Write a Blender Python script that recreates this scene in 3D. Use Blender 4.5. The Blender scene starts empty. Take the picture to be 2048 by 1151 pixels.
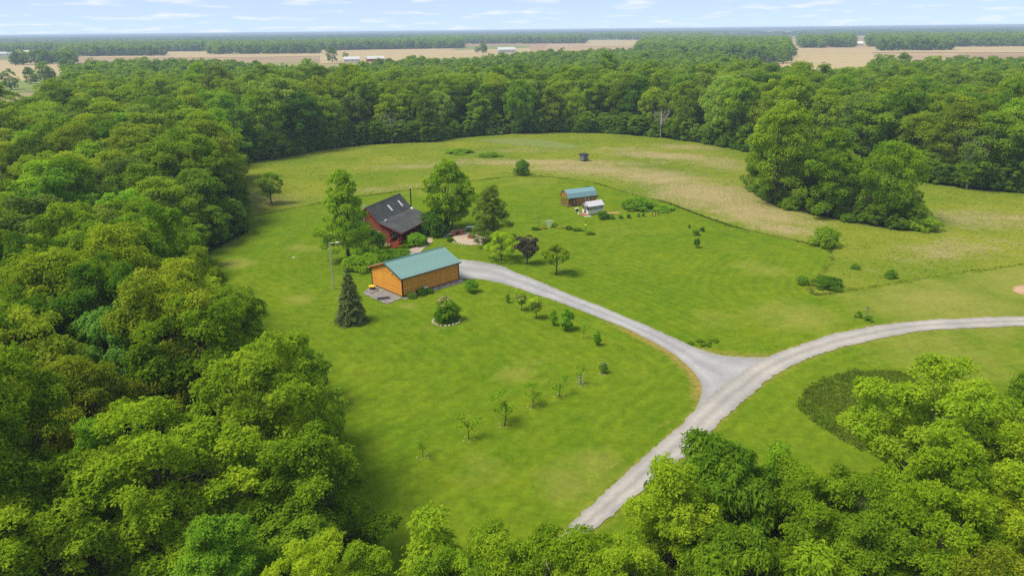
import bpy, math, random
import numpy as np
from mathutils import Matrix, Vector

# ------------------------------------------------------------------ camera, sky, sun, exposure
scene = bpy.context.scene
COL = scene.collection
CAM_H, PITCH, ROLL = 40.0, math.radians(20.1), math.radians(0.615)
cam_data = bpy.data.cameras.new("camera")
cam_data.sensor_width = 36.0
cam_data.lens = 36.0 * 1409.0 / 2048.0
cam_data.clip_start = 0.5
cam_data.clip_end = 120000.0
cam = bpy.data.objects.new("camera", cam_data)
COL.objects.link(cam)
_f = Vector((0, math.cos(PITCH), -math.sin(PITCH)))
_r0 = Vector((1, 0, 0)); _u0 = _r0.cross(_f)
_r = math.cos(ROLL) * _r0 - math.sin(ROLL) * _u0
_u = _r.cross(_f)
cam.matrix_world = Matrix(((_r.x, _u.x, -_f.x, 0), (_r.y, _u.y, -_f.y, 0), (_r.z, _u.z, -_f.z, CAM_H), (0, 0, 0, 1)))
scene.camera = cam

SUN_EL, SUN_AZ = math.radians(60), math.radians(196)      # direction TO the sun, azimuth ccw from +X
world = bpy.data.worlds.new("World"); scene.world = world
world.use_nodes = True
wt = world.node_tree; wt.nodes.clear()
def wn(t, **k):
    n = wt.nodes.new(t)
    for a, b in k.items(): setattr(n, a, b)
    return n
sky = wn("ShaderNodeTexSky", sky_type='NISHITA', sun_disc=False)
sky.sun_elevation = SUN_EL; sky.sun_rotation = math.pi / 2 - SUN_AZ
sky.altitude = 200; sky.air_density = 0.35; sky.dust_density = 0.0; sky.ozone_density = 8.0
bg = wn("ShaderNodeBackground"); bg.inputs[1].default_value = 0.094
wo = wn("ShaderNodeOutputWorld")
# thin fair-weather cloud layer, laid out on a plane overhead and carried over the whole sky
tc = wn("ShaderNodeTexCoord"); sep = wn("ShaderNodeSeparateXYZ")
wt.links.new(tc.outputs["Generated"], sep.inputs[0])
def wmath(op, a, b=None):
    n = wn("ShaderNodeMath", operation=op)
    for i, v in enumerate((a, b)):
        if v is None: continue
        if isinstance(v, (int, float)): n.inputs[i].default_value = v
        else: wt.links.new(v, n.inputs[i])
    return n.outputs[0]
zz = wmath('ADD', wmath('MAXIMUM', sep.outputs[2], 0.0), 0.10)
cxy = wn("ShaderNodeCombineXYZ")
wt.links.new(wmath('DIVIDE', sep.outputs[0], zz), cxy.inputs[0])
wt.links.new(wmath('DIVIDE', sep.outputs[1], zz), cxy.inputs[1])
cn = wn("ShaderNodeTexNoise"); cn.inputs["Scale"].default_value = 1.9; cn.inputs["Detail"].default_value = 5; cn.inputs["Roughness"].default_value = 0.55
wt.links.new(cxy.outputs[0], cn.inputs["Vector"])
cr = wn("ShaderNodeValToRGB"); cr.color_ramp.elements[0].position = 0.53; cr.color_ramp.elements[1].position = 0.74
wt.links.new(cn.outputs[0], cr.inputs[0])
tint = wn("ShaderNodeMix", data_type='RGBA', blend_type='MULTIPLY'); tint.inputs[0].default_value = 1.0
wt.links.new(sky.outputs[0], tint.inputs[6]); tint.inputs[7].default_value = (1.0, 0.89, 0.88, 1)
veil = wn("ShaderNodeMix", data_type='RGBA'); veil.inputs[0].default_value = 0.68       # thin high overcast
wt.links.new(tint.outputs[2], veil.inputs[6]); veil.inputs[7].default_value = (3.70, 4.40, 5.20, 1)
cm = wn("ShaderNodeMix", data_type='RGBA')
wt.links.new(wmath('MULTIPLY', cr.outputs[0], 0.75), cm.inputs[0]); wt.links.new(veil.outputs[2], cm.inputs[6])
cm.inputs[7].default_value = (5.5, 5.5, 5.6, 1)
wt.links.new(cm.outputs[2], bg.inputs[0]); wt.links.new(bg.outputs[0], wo.inputs[0])

sun_d = bpy.data.lights.new("sun", 'SUN'); sun_d.energy = 2.7; sun_d.angle = math.radians(25); sun_d.color = (1.0, 0.92, 0.78)
sun = bpy.data.objects.new("sun", sun_d); COL.objects.link(sun)
_sd = Vector((math.cos(SUN_EL) * math.cos(SUN_AZ), math.cos(SUN_EL) * math.sin(SUN_AZ), math.sin(SUN_EL)))
sun.rotation_euler = _sd.to_track_quat('Z', 'Y').to_euler(); sun.location = (-40, 60, 120)
scene.view_settings.view_transform = 'Standard'; scene.view_settings.look = 'None'
scene.view_settings.exposure = 1.0; scene.view_settings.gamma = 1.0
scene.view_settings.use_curve_mapping = False
scene.render.engine = 'CYCLES'
cy = scene.cycles
cy.use_denoising = False
cy.max_bounces = 6; cy.diffuse_bounces = 4; cy.glossy_bounces = 1; cy.transmission_bounces = 3
cy.transparent_max_bounces = 4; cy.volume_bounces = 0; cy.caustics_reflective = False; cy.caustics_refractive = False
cy.use_adaptive_sampling = True; cy.adaptive_threshold = 0.008

rng = np.random.default_rng(7)
random.seed(7)

# ------------------------------------------------------------------ small geometry kit
def tag(o, label=None, cat=None, group=None, kind=None):
    if label: o["label"] = label
    if cat: o["category"] = cat
    if group: o["group"] = group
    if kind: o["kind"] = kind
    return o
def link(name, data, parent=None, loc=(0, 0, 0), rz=0.0, scale=None):
    o = bpy.data.objects.new(name, data); COL.objects.link(o)
    o.location = loc; o.rotation_euler = (0, 0, rz)
    if scale is not None: o.scale = scale
    if parent is not None: o.parent = parent
    return o
def thing(name, label, cat, loc=(0, 0, 0), rz=0.0, group=None, scale=None):
    return tag(link(name, None, None, loc, rz, scale), label, cat, group)

def np_mesh(name, verts, faces, mats, attrs=None, smooth=False, mat_idx=None):
    """verts (N,3); faces: list of (M,k) int arrays"""
    me = bpy.data.meshes.new(name)
    verts = np.asarray(verts, np.float32)
    faces = [np.asarray(f, np.int32) for f in faces if len(f)]
    me.vertices.add(len(verts)); me.vertices.foreach_set("co", verts.ravel())
    nl = sum(f.size for f in faces); npoly = sum(len(f) for f in faces)
    me.loops.add(nl); me.polygons.add(npoly)
    me.loops.foreach_set("vertex_index", np.concatenate([f.ravel() for f in faces]))
    tot = np.concatenate([np.full(len(f), f.shape[1], np.int32) for f in faces])
    st = np.concatenate([[0], np.cumsum(tot)[:-1]]).astype(np.int32)
    me.polygons.foreach_set("loop_start", st)
    try: me.polygons.foreach_set("loop_total", tot)
    except Exception: pass
    if mat_idx is not None: me.polygons.foreach_set("material_index", np.asarray(mat_idx, np.int32))
    me.polygons.foreach_set("use_smooth", np.full(npoly, smooth, bool))
    for k, v in (attrs or {}).items():
        a = me.attributes.new(k, 'FLOAT', 'POINT'); a.data.foreach_set("value", np.asarray(v, np.float32))
    for m in (mats if isinstance(mats, (list, tuple)) else [mats]): me.materials.append(m)
    me.update(calc_edges=True)
    return me

class MB:
    """collects boxes, prisms and tubes and links them as ONE mesh object"""
    def __init__(s): s.v = []; s.f = []
    def add(s, vs, fs):
        n = len(s.v); s.v += [tuple(p) for p in vs]; s.f += [tuple(i + n for i in f) for f in fs]; return s
    def hexa(s, p):      # 8 points: bottom ring 0-3, top ring 4-7
        return s.add(p, [(0, 3, 2, 1), (4, 5, 6, 7), (0, 1, 5, 4), (1, 2, 6, 5), (2, 3, 7, 6), (3, 0, 4, 7)])
    def box(s, x0, x1, y0, y1, z0, z1):
        return s.hexa([(x0, y0, z0), (x1, y0, z0), (x1, y1, z0), (x0, y1, z0), (x0, y0, z1), (x1, y0, z1), (x1, y1, z1), (x0, y1, z1)])
    def prism(s, prof, axis, a0, a1):
        """2-D profile extruded along axis x or y between a0 and a1; profile is (other, z)"""
        n = len(prof)
        mk = (lambda a, p: (a, p[0], p[1])) if axis == 'x' else (lambda a, p: (p[0], a, p[1]))
        vs = [mk(a0, p) for p in prof] + [mk(a1, p) for p in prof]
        fs = [tuple(range(n))[::-1], tuple(range(n, 2 * n))] + [(i, (i + 1) % n, n + (i + 1) % n, n + i) for i in range(n)]
        return s.add(vs, fs)
    def tube(s, pts, radii, n=6, cap=True):
        pts = [Vector(p) for p in pts]; rings = []
        base = len(s.v)
        for i, p in enumerate(pts):
            d = (pts[min(i + 1, len(pts) - 1)] - pts[max(i - 1, 0)])
            d = d.normalized() if d.length > 1e-6 else Vector((0, 0, 1))
            a = d.cross(Vector((0, 1, 0.3) if abs(d.y) < 0.9 else (1, 0, 0.3))).normalized(); b = d.cross(a)
            for k in range(n):
                t = 2 * math.pi * k / n
                s.v.append(tuple(p + (a * math.cos(t) + b * math.sin(t)) * radii[i]))
        for i in range(len(pts) - 1):
            for k in range(n):
                q = base + i * n
                s.f.append((q + k, q + (k + 1) % n, q + n + (k + 1) % n, q + n + k))
        if cap:
            s.f.append(tuple(base + k for k in range(n))[::-1]); q = base + (len(pts) - 1) * n
            s.f.append(tuple(q + k for k in range(n)))
        return s
    def mesh(s, name, mat, smooth=False):
        me = bpy.data.meshes.new(name); me.from_pydata(s.v, [], s.f)
        for m in (mat if isinstance(mat, (list, tuple)) else [mat]): me.materials.append(m)
        if smooth:
            me.polygons.foreach_set("use_smooth", np.ones(len(me.polygons), bool))
        me.update(); return me
    def build(s, name, mat, parent=None, loc=(0, 0, 0), rz=0.0, smooth=False):
        return link(name, s.mesh(name, mat, smooth), parent, loc, rz)

def in_poly(x, y, poly):
    x = np.asarray(x, float); y = np.asarray(y, float); c = np.zeros(x.shape, bool); n = len(poly)
    for i in range(n):
        x0, y0 = poly[i]; x1, y1 = poly[(i + 1) % n]
        if y0 == y1: continue
        c ^= ((y0 > y) != (y1 > y)) & (x < (x1 - x0) * (y - y0) / (y1 - y0) + x0)
    return c
def dist_line(x, y, line):
    d = np.full(np.shape(x), 1e9)
    for (x0, y0), (x1, y1) in zip(line[:-1], line[1:]):
        dx, dy = x1 - x0, y1 - y0; L2 = max(dx * dx + dy * dy, 1e-9)
        t = np.clip(((x - x0) * dx + (y - y0) * dy) / L2, 0, 1)
        d = np.minimum(d, np.hypot(x - x0 - t * dx, y - y0 - t * dy))
    return d
_tab = np.random.default_rng(11).random((256, 256))
def vnoise(x, y, s):
    x = np.asarray(x, float) / s; y = np.asarray(y, float) / s
    xi = np.floor(x).astype(int); yi = np.floor(y).astype(int); fx = x - xi; fy = y - yi
    fx = fx * fx * (3 - 2 * fx); fy = fy * fy * (3 - 2 * fy)
    T = lambda a, b: _tab[a & 255, b & 255]
    return (T(xi, yi) * (1 - fx) + T(xi + 1, yi) * fx) * (1 - fy) + (T(xi, yi + 1) * (1 - fx) + T(xi + 1, yi + 1) * fx) * fy
def fbm(x, y, s, o=3):
    r = 0; a = .5; t = 0
    for i in range(o):
        r = r + a * vnoise(np.asarray(x) + 37 * i, np.asarray(y) - 91 * i, s / 2 ** i); t += a; a *= .5
    return r / t
def sstep(a, b, x): t = np.clip((x - a) / (b - a), 0, 1); return t * t * (3 - 2 * t)
def resample(line, step):
    p = np.array(line, float); d = np.concatenate([[0], np.cumsum(np.hypot(*np.diff(p, axis=0).T))])
    n = max(2, int(d[-1] / step)); t = np.linspace(0, d[-1], n)
    # smooth a little
    q = np.stack([np.interp(t, d, p[:, 0]), np.interp(t, d, p[:, 1])], 1)
    k = max(1, int(2.0 / step)); ker = np.ones(2 * k + 1) / (2 * k + 1)
    for c in range(2):
        e = np.concatenate([2 * q[0, c] - q[1:k + 1, c][::-1], q[:, c], 2 * q[-1, c] - q[-k - 1:-1, c][::-1]])
        q[:, c] = np.convolve(e, ker, 'valid')
    return q

# ------------------------------------------------------------------ materials
class NT:
    def __init__(s, name):
        s.m = bpy.data.materials.new(name); s.m.use_nodes = True; s.t = s.m.node_tree; s.t.nodes.clear()
        s.out = s.t.nodes.new("ShaderNodeOutputMaterial")
    def n(s, t, ins=None, **k):
        nd = s.t.nodes.new(t)
        for a, b in k.items(): setattr(nd, a, b)
        for i, v in (ins or {}).items(): s.put(nd.inputs[i], v)
        return nd
    def put(s, sock, v):
        if hasattr(v, "is_output"): s.t.links.new(v, sock)
        elif isinstance(v, (tuple, list)) and len(v) == 3 and sock.type == 'RGBA': sock.default_value = (*v, 1)
        else: sock.default_value = v
    def attr(s, name, geo='GEOMETRY'): return s.n("ShaderNodeAttribute", attribute_name=name, attribute_type=geo).outputs["Fac"]
    def pos(s): return s.n("ShaderNodeNewGeometry").outputs["Position"]
    def obj(s): return s.n("ShaderNodeTexCoord").outputs["Object"]
    def noise(s, vec, scale, detail=3, rough=.55, stretch=None):
        if stretch: vec = s.n("ShaderNodeMapping", {"Vector": vec, "Scale": stretch}).outputs[0]
        return s.n("ShaderNodeTexNoise", {"Vector": vec, "Scale": scale, "Detail": detail, "Roughness": rough}).outputs[0]
    def math(s, op, a, b=0.0): return s.n("ShaderNodeMath", {0: a, 1: b}, operation=op).outputs[0]
    def ramp(s, f, a, b, lo=0.0, hi=1.0):
        return s.n("ShaderNodeMapRange", {0: f, 1: a, 2: b, 3: lo, 4: hi}).outputs[0]
    def mix(s, f, a, b, blend='MIX'):
        return s.n("ShaderNodeMix", {0: f, 6: a, 7: b}, data_type='RGBA', blend_type=blend).outputs[2]
    def mul(s, c, f):   # colour times scalar
        g = s.n("ShaderNodeCombineColor", {0: f, 1: f, 2: f}).outputs[0]
        return s.mix(1.0, c, g, 'MULTIPLY')
    def bsdf(s, col, rough=.8, spec=.3, metal=0.0, normal=None):
        p = s.n("ShaderNodeBsdfPrincipled", {"Base Color": col, "Roughness": rough, "Specular IOR Level": spec, "Metallic": metal})
        if normal is not None: s.put(p.inputs["Normal"], normal)
        return p.outputs[0]
    def bump(s, h, dist=.02, st=.6): return s.n("ShaderNodeBump", {"Height": h, "Distance": dist, "Strength": st}).outputs[0]
    def done(s, sh): s.t.links.new(sh, s.out.inputs[0]); return s.m

def plain(name, col, rough=.7, spec=.3, vary=.18, scale=2.0, metal=0.0, stretch=None, bumpy=0.0):
    k = NT(name); v = k.noise(k.obj(), scale, 4, .6, stretch)
    c = k.mul(k.mix(0.0, col, col), k.ramp(v, .3, .7, 1 - vary, 1 + vary))
    return k.done(k.bsdf(c, rough, spec, metal, k.bump(v, bumpy) if bumpy else None))

def leaf_mat(name, dark, mid, light, transl=.35, rough=.5, spec=.22):
    k = NT(name)
    t = k.attr("tint"); oi = k.n("ShaderNodeObjectInfo")
    r = k.math('ADD', k.math('MULTIPLY', oi.outputs["Random"], .50), k.math('SUBTRACT', k.math('MULTIPLY', t, .80), .08))
    cr = k.n("ShaderNodeValToRGB", {0: r})
    e = cr.color_ramp.elements
    e[0].position = .15; e[0].color = (*dark, 1); e[1].position = .98; e[1].color = (*light, 1)
    m = e.new(.55); m.color = (*mid, 1)
    c = k.mix(1.0, cr.outputs[0], oi.outputs["Color"], 'MULTIPLY')
    p = k.n("ShaderNodeBsdfDiffuse", {"Color": c}).outputs[0]
    tl = k.n("ShaderNodeBsdfTranslucent", {"Color": k.mix(1.0, c, (1.25, 1.15, .55), 'MULTIPLY')}).outputs[0]
    return k.done(k.n("ShaderNodeMixShader", {0: transl, 1: p, 2: tl}).outputs[0])

M = {}
M['leaf'] = leaf_mat("broad_leaf", (.118, .215, .013), (.208, .345, .016), (.345, .465, .028), .50)
M['needle_spruce'] = leaf_mat("spruce_needle", (.105, .145, .046), (.180, .225, .075), (.28, .32, .115), .3, .6, .15)
M['needle_pine'] = leaf_mat("pine_needle", (.070, .125, .020), (.135, .210, .028), (.230, .300, .040), .3, .6, .15)
M['leaf_plum'] = leaf_mat("purple_leaf", (.056, .046, .042), (.105, .085, .074), (.18, .15, .12), .3)
M['petal'] = leaf_mat("pale_blossom", (.20, .24, .05), (.36, .37, .13), (.55, .52, .28), .3)
k = NT("bark"); v = k.noise(k.obj(), 6, 4, .6, (1, 1, .25))
M['bark'] = k.done(k.bsdf(k.mix(k.ramp(v, .3, .7), (.055, .045, .036), (.15, .125, .10)), .9, .1))

# grassland: lawn, meadow, woodland floor and bare wear, mixed by vertex attributes
k = NT("grassland"); P = k.pos()
n1 = k.noise(P, .035, 4, .6); n2 = k.noise(P, .22, 4, .62); n3 = k.noise(P, 1.6, 4, .65); n4 = k.noise(P, 9.0, 3, .7)
ns = k.noise(P, .5, 3, .6, (1, .28, 1))
dist = k.attr("dist")
stripe = k.math('SINE', k.math('MULTIPLY', dist, 3.6))
s = k.math('ADD', k.math('MULTIPLY', n1, .9), k.math('MULTIPLY', n2, .75))
s = k.math('ADD', s, k.math('MULTIPLY', stripe, .022)); s = k.math('ADD', s, k.math('MULTIPLY', ns, .35))
lawn = k.mix(k.ramp(s, .70, 1.32), (.072, .139, .006), (.142, .188, .010))
lawn = k.mul(lawn, k.ramp(k.math('ADD', k.noise(P, .6, 5, .7), k.math('MULTIPLY', stripe, .03)), .3, .7, .80, 1.18))
lawn = k.mix(k.ramp(k.math('ADD', k.attr("dry"), k.math('MULTIPLY', n2, .5)), .45, 1.15), lawn, (.235, .225, .050))
wr = k.math('ADD', k.attr("wear"), k.math('MULTIPLY', k.math('SUBTRACT', n3, .5), .9))
lawn = k.mix(k.ramp(wr, .35, .95), lawn, (.27, .185, .055))
mm = k.math('ADD', k.attr("dry"), k.math('ADD', k.math('MULTIPLY', k.math('SUBTRACT', n2, .5), 1.5), k.math('MULTIPLY', k.math('SUBTRACT', n3, .5), 2.0)))
mead = k.mix(k.ramp(n1, .35, .65), (.108, .160, .011), (.178, .200, .020))
mead = k.mix(k.ramp(mm, .22, 1.0, 0, .9), mead, (.305, .245, .118))
mead = k.mix(k.ramp(k.attr('dry'), -.1, -.6), mead, (.085, .145, .010))
me_f = k.math('ADD', k.attr("meadow"), k.math('MULTIPLY', k.math('SUBTRACT', n3, .5), .25))
col = k.mix(k.ramp(me_f, .4, .6), lawn, mead)
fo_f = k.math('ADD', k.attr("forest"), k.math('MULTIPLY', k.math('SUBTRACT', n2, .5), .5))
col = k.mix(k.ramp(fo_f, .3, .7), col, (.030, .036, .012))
fine = k.math('ADD', k.ramp(n4, .25, .75, .78, 1.22), k.math('MULTIPLY', k.math('SUBTRACT', n3, .5), .70))
col = k.mul(col, fine)
M['grass'] = k.done(k.bsdf(col, 1.0, 0.0, 0, k.bump(k.math('ADD', n4, k.math('MULTIPLY', n3, 1.5)), .06, .5)))

k = NT("grass_tuft"); t = k.attr("tint")
cr = k.n("ShaderNodeValToRGB", {0: t}); e = cr.color_ramp.elements
e[0].position = 0; e[0].color = (.050, .115, .008, 1); e[1].position = 1; e[1].color = (.52, .43, .27, 1)
m = e.new(.45); m.color = (.150, .220, .016, 1); m = e.new(.62); m.color = (.27, .25, .05, 1)
M['tuft'] = k.done(k.n("ShaderNodeMixShader", {0: .5, 1: k.n("ShaderNodeBsdfDiffuse", {"Color": cr.outputs[0]}).outputs[0], 2: k.n("ShaderNodeBsdfTranslucent", {"Color": cr.outputs[0]}).outputs[0]}).outputs[0])

def gravel(name, base, warm, grassy):
    k = NT(name); P = k.pos(); u = k.attr("across")
    n1 = k.noise(P, .16, 4, .6); n2 = k.noise(P, 1.4, 4, .6); n3 = k.noise(P, 14, 3, .75)
    c = k.mix(k.ramp(n1, .38, .64), base, warm)
    au = k.math('ABSOLUTE', u)
    trk = k.math('ABSOLUTE', k.math('SUBTRACT', au, .45))
    c = k.mul(c, k.ramp(k.math('ADD', trk, k.math('MULTIPLY', k.math('SUBTRACT', n2, .5), .5)), 0, .4, 1.08, .86))
    if grassy:
        gm = k.math('SUBTRACT', k.math('MULTIPLY', n2, 1.25), k.math('MULTIPLY', au, 3.0))
        c = k.mix(k.ramp(gm, .50, .72, 0, grassy), c, (.17, .19, .06))
    em = k.math('ADD', au, k.math('MULTIPLY', k.math('SUBTRACT', n2, .5), .35))
    c = k.mix(k.ramp(em, .88, 1.04, 0, .75), c, (.22, .20, .075))
    c = k.mul(c, k.math('ADD', k.ramp(n3, .25, .75, .78, 1.18), k.math('MULTIPLY', k.math('SUBTRACT', n2, .5), .6)))
    return k.done(k.bsdf(c, .95, .1, 0, k.bump(n3, .03, .5)))
M['gravel_grey'] = gravel("gravel_grey", (.275, .272, .275), (.335, .33, .328), 0)
M['gravel_tan'] = gravel("gravel_tan", (.29, .275, .262), (.37, .34, .305), .6)
M['gravel_path'] = plain("path_pavers", (.36, .28, .22), .9, .1, .2, 3.0)
M['gravel_fire'] = plain("pea_gravel", (.38, .31, .23), .95, .1, .25, 5.0)
M['concrete'] = plain("old_concrete", (.21, .19, .18), .9, .1, .35, 1.2)
M['concrete_pale'] = plain("pale_concrete", (.40, .36, .32), .9, .1, .2, 2.0)
M['stone'] = plain("field_stone", (.42, .37, .29), .9, .1, .3, 3.0)
M['soil'] = plain("bare_soil", (.36, .24, .15), .95, .05, .2, 1.0)
M['mulch'] = plain("bed_mulch", (.085, .065, .04), .95, .05, .3, 3.0)

# timber, roofing, metal, glass
def timber(name, a, b, rough=.6, gr=(.6, 9, 9)):
    k = NT(name); o = k.obj(); oi = k.n("ShaderNodeObjectInfo").outputs["Random"]
    v = k.noise(o, 2.2, 4, .6, gr); w = k.noise(o, .7, 3, .6)
    f = k.math('ADD', k.math('MULTIPLY', v, .7), k.math('ADD', k.math('MULTIPLY', w, .45), k.math('MULTIPLY', k.math('SUBTRACT', oi, .5), .22)))
    return k.done(k.bsdf(k.mix(k.ramp(f, .3, .85), a, b), rough, .3, 0, k.bump(v, .01, .4)))
M['cedar'] = timber("orange_log_siding", (.52, .205, .018), (.78, .39, .06))
M['cedar_trim'] = timber("orange_trim", (.40, .15, .03), (.55, .23, .06))
M['brown_trim'] = plain("brown_trim", (.060, .022, .016), .6, .3, .2)
M['redlog'] = timber("red_stained_log", (.16, .026, .010), (.30, .060, .020))
M['redtrim'] = timber("red_stained_trim", (.12, .018, .010), (.22, .036, .018))
M['shedwood'] = timber("honey_board", (.25, .105, .022), (.40, .19, .05), .7, (9, 9, .6))
M['greywood'] = timber("weathered_board", (.17, .155, .15), (.30, .275, .265), .85)
M['brownwood'] = timber("brown_board", (.11, .07, .045), (.22, .14, .09), .8)
M['roof_green'] = plain("green_metal_roof", (.165, .285, .262), .38, .5, .07, .8)
M['roof_rib'] = plain("green_metal_rib_shade", (.055, .135, .125), .42, .5, .05)  # darker than the panels: shadow lines of the ribs put into the colour
M['roof_blue'] = plain("blue_green_metal_roof", (.155, .275, .295), .4, .5, .08, .8)
M['trim_green'] = plain("dark_green_flashing", (.06, .12, .11), .45, .4, .1)
k = NT("charcoal_shingle"); o = k.obj()
br = k.n("ShaderNodeTexBrick", {"Vector": o, "Color1": (.062, .065, .067), "Color2": (.102, .105, .106), "Mortar": (.03, .03, .03), "Scale": 3.2, "Mortar Size": .012})
w = k.noise(o, .45, 4, .6)
M['shingle'] = k.done(k.bsdf(k.mul(br.outputs[0], k.ramp(w, .3, .7, .8, 1.25)), .95, .04))
M['white'] = plain("white_paint", (.74, .73, .71), .5, .3, .06)
M['barnwhite'] = plain("weathered_white", (.48, .48, .47), .6, .2, .1)
M['cream'] = plain("cream_panel", (.66, .61, .50), .6, .3, .08)
M['black'] = plain("black_metal", (.022, .022, .024), .45, .4, .15)
M['galv'] = plain("galvanised_metal", (.42, .42, .40), .45, .4, .12, 1.0, .3)
M['polewood'] = plain("grey_pole", (.40, .38, .35), .8, .2, .2, 3)
M['yellow'] = plain("yellow_lid", (.66, .43, .035), .6, .3, .1)
M['lavender'] = plain("lavender_flowers", (.15, .30, .25), .9, .1, .2)
M['brick'] = plain("red_brick", (.36, .12, .075), .85, .2, .25, 4)
M['terracotta'] = plain("pink_terracotta", (.52, .24, .19), .8, .2, .12)
M['greybox'] = plain("grey_hide_panel", (.145, .15, .165), .7, .3, .2, 1.5)
M['green_stake'] = plain("green_stake", (.05, .10, .02), .7, .2, .2)
M['lime'] = plain("lime_sphere", (.70, .78, .16), .4, .4, .05)
M['barnred'] = plain("barn_red", (.30, .05, .04), .7, .2, .15)
k = NT("window_glass")
M['glass'] = k.done(k.n("ShaderNodeBsdfPrincipled", {"Base Color": (.05, .06, .07), "Roughness": .08, "Specular IOR Level": .6}).outputs[0])
k = NT("skylight_glass")
M['skylight'] = k.done(k.n("ShaderNodeBsdfPrincipled", {"Base Color": (.66, .66, .72), "Roughness": .25, "Specular IOR Level": .6}).outputs[0])
k = NT("twinwall_polycarbonate"); o = k.obj(); v = k.noise(o, 1.5, 3)
pb = k.bsdf(k.mix(v, (.56, .53, .62), (.74, .70, .74)), .35, .5)
M['poly'] = k.done(k.n("ShaderNodeMixShader", {0: .3, 1: pb, 2: k.n("ShaderNodeBsdfTranslucent", {"Color": (.7, .68, .72)}).outputs[0]}).outputs[0])

# open country: patchwork of ripe and bare fields
k = NT("farmland"); P = k.pos()
vc = k.n("ShaderNodeTexVoronoi", {"Vector": k.n("ShaderNodeMapping", {"Vector": P, "Scale": (1, .55, 1), "Rotation": (0, 0, .12)}).outputs[0], "Scale": .0021}, distance='CHEBYCHEV')
sc_ = k.n("ShaderNodeSeparateColor", {0: vc.outputs["Color"]}).outputs
n1 = k.noise(P, .004, 4, .6); n2 = k.noise(P, .03, 3, .6, (.3, 1.5, 1))
c = k.mix(k.ramp(sc_[0], .25, .75), (.36, .26, .15), (.30, .20, .125))
c = k.mix(k.ramp(sc_[1], .60, .66), c, (.13, .18, .045))
c = k.mul(c, k.math('ADD', k.ramp(n1, .3, .7, .82, 1.12), k.math('MULTIPLY', k.math('SUBTRACT', n2, .5), .4)))
M['farmland'] = k.done(k.bsdf(c, .95, .05))
M['field_tan'] = plain("stubble_field", (.37, .285, .15), .95, .05, .16, .02, 0, (.25, 2.5, 1))
M['field_green'] = plain("young_crop", (.17, .21, .055), .95, .05, .16, .02, 0, (.25, 2.5, 1))
k = NT("far_canopy"); P = k.pos(); n1 = k.noise(P, .012, 4, .6); n2 = k.noise(P, .09, 3, .6)
M['canopy'] = k.done(k.bsdf(k.mul(k.mix(k.ramp(n1, .35, .65), (.030, .066, .016), (.060, .105, .022)), k.ramp(n2, .3, .7, .6, 1.35)), .95, .05))

# ------------------------------------------------------------------ the lie of the land (metres, camera above the origin)
ROAD_R = [(2.2, 18), (2.0, 30), (1.6, 38), (1.4, 42), (3.0, 45), (6.2, 48.6), (9.4, 51.9), (14.4, 57.1), (19.8, 62.9), (22.3, 66.3), (25.8, 70.6), (30.2, 75.3), (35.5, 79.9), (40.8, 83.4), (48.5, 87.2), (56.8, 90.0), (65.1, 91.0), (72.3, 91.3), (83.0, 91.4), (110, 89)]
ROAD_L = [(-.9, 18), (-1.1, 30), (-1.5, 38), (-1.4, 42.6), (.8, 45.3), (4.8, 49.8), (7.8, 53.6), (11.4, 58.2), (13.7, 60.7), (16.8, 64.4), (20.3, 69.0), (24.3, 73.6), (28.9, 78.6), (33.0, 82.4), (38.5, 85.8), (43.8, 89.0), (50.8, 91.9), (59.0, 93.9), (67.4, 94.6), (74.8, 95.0), (85.9, 95.0), (111, 93)]
DRIVE_LO = [(20.3, 69.0), (22.1, 73.0), (22.6, 76.1), (22.2, 79.5), (21.0, 83.9), (18.8, 87.9), (16.1, 92.3), (12.3, 96.7), (7.5, 102.4), (2.9, 107.0), (-1.2, 111.2), (-4.2, 113.3), (-6.8, 114.1), (-8.7, 113.6), (-15.0, 120.2), (-19.0, 123.8), (-23, 127.4), (-24.9, 128.8)]
DRIVE_HI = [(33.0, 82.4), (29.3, 82.2), (26.4, 83.3), (24.3, 85.4), (21.8, 89.2), (18.5, 94.1), (13.5, 100.7), (7.8, 108.0), (3.1, 114.3), (0.6, 117.1), (-1.2, 120.5), (-3.5, 122.3), (-6.8, 124.2), (-10.1, 125.2), (-13.6, 127.2), (-16.5, 128.6), (-18.4, 130.2), (-21.8, 131.6), (-23.7, 131.4), (-25.2, 129.8)]
PATH_A = [(-17.6, 128.8), (-17.3, 132.2), (-16.4, 134.9), (-15.7, 137.4), (-16.0, 139.2), (-16.9, 139.9)]
PATH_B = [(-20.4, 131.0), (-18.9, 133.0), (-17.8, 135.4), (-17.3, 137.3), (-17.3, 138.3), (-17.8, 138.9)]
MOW = [(-65.8, 151.9), (-60.2, 158.3), (-55.1, 164.3), (-51.5, 168.2), (-39.4, 178.5), (-22.5, 188.7), (-12.0, 196.2), (0.1, 203.4), (10.9, 202.1), (20.4, 195.8), (24.8, 189.5), (29.9, 179.8), (37.2, 169.3), (40.9, 159.6), (43.5, 153.4), (46.9, 145.6), (51.9, 139.5), (57.8, 132.8), (60.5, 129.0), (59.1, 124.6), (54.4, 116.7), (49.9, 111.0), (47.4, 106.3), (47.7, 103.6), (54.3, 105.9), (64.1, 109.3), (74.6, 113.0), (90.5, 117.9), (107.8, 122.9), (150, 133)]
BACK = [(-110, 205), (-92.0, 218.8), (-87.2, 231.7), (-78.5, 240.8), (-68.8, 256.1), (-59.8, 264.9), (-44.2, 272.4), (-29.0, 273.9), (-22.1, 284.1), (-4.2, 292.8), (16.4, 295.7), (36.9, 294.1), (53.3, 282.6), (61.6, 275.1), (70.5, 264.2), (78.7, 248.4), (87.0, 227.5), (100.6, 207.7), (115.8, 185.4), (121.0, 178.9), (129.6, 174.9), (165.0, 162)]
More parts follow.
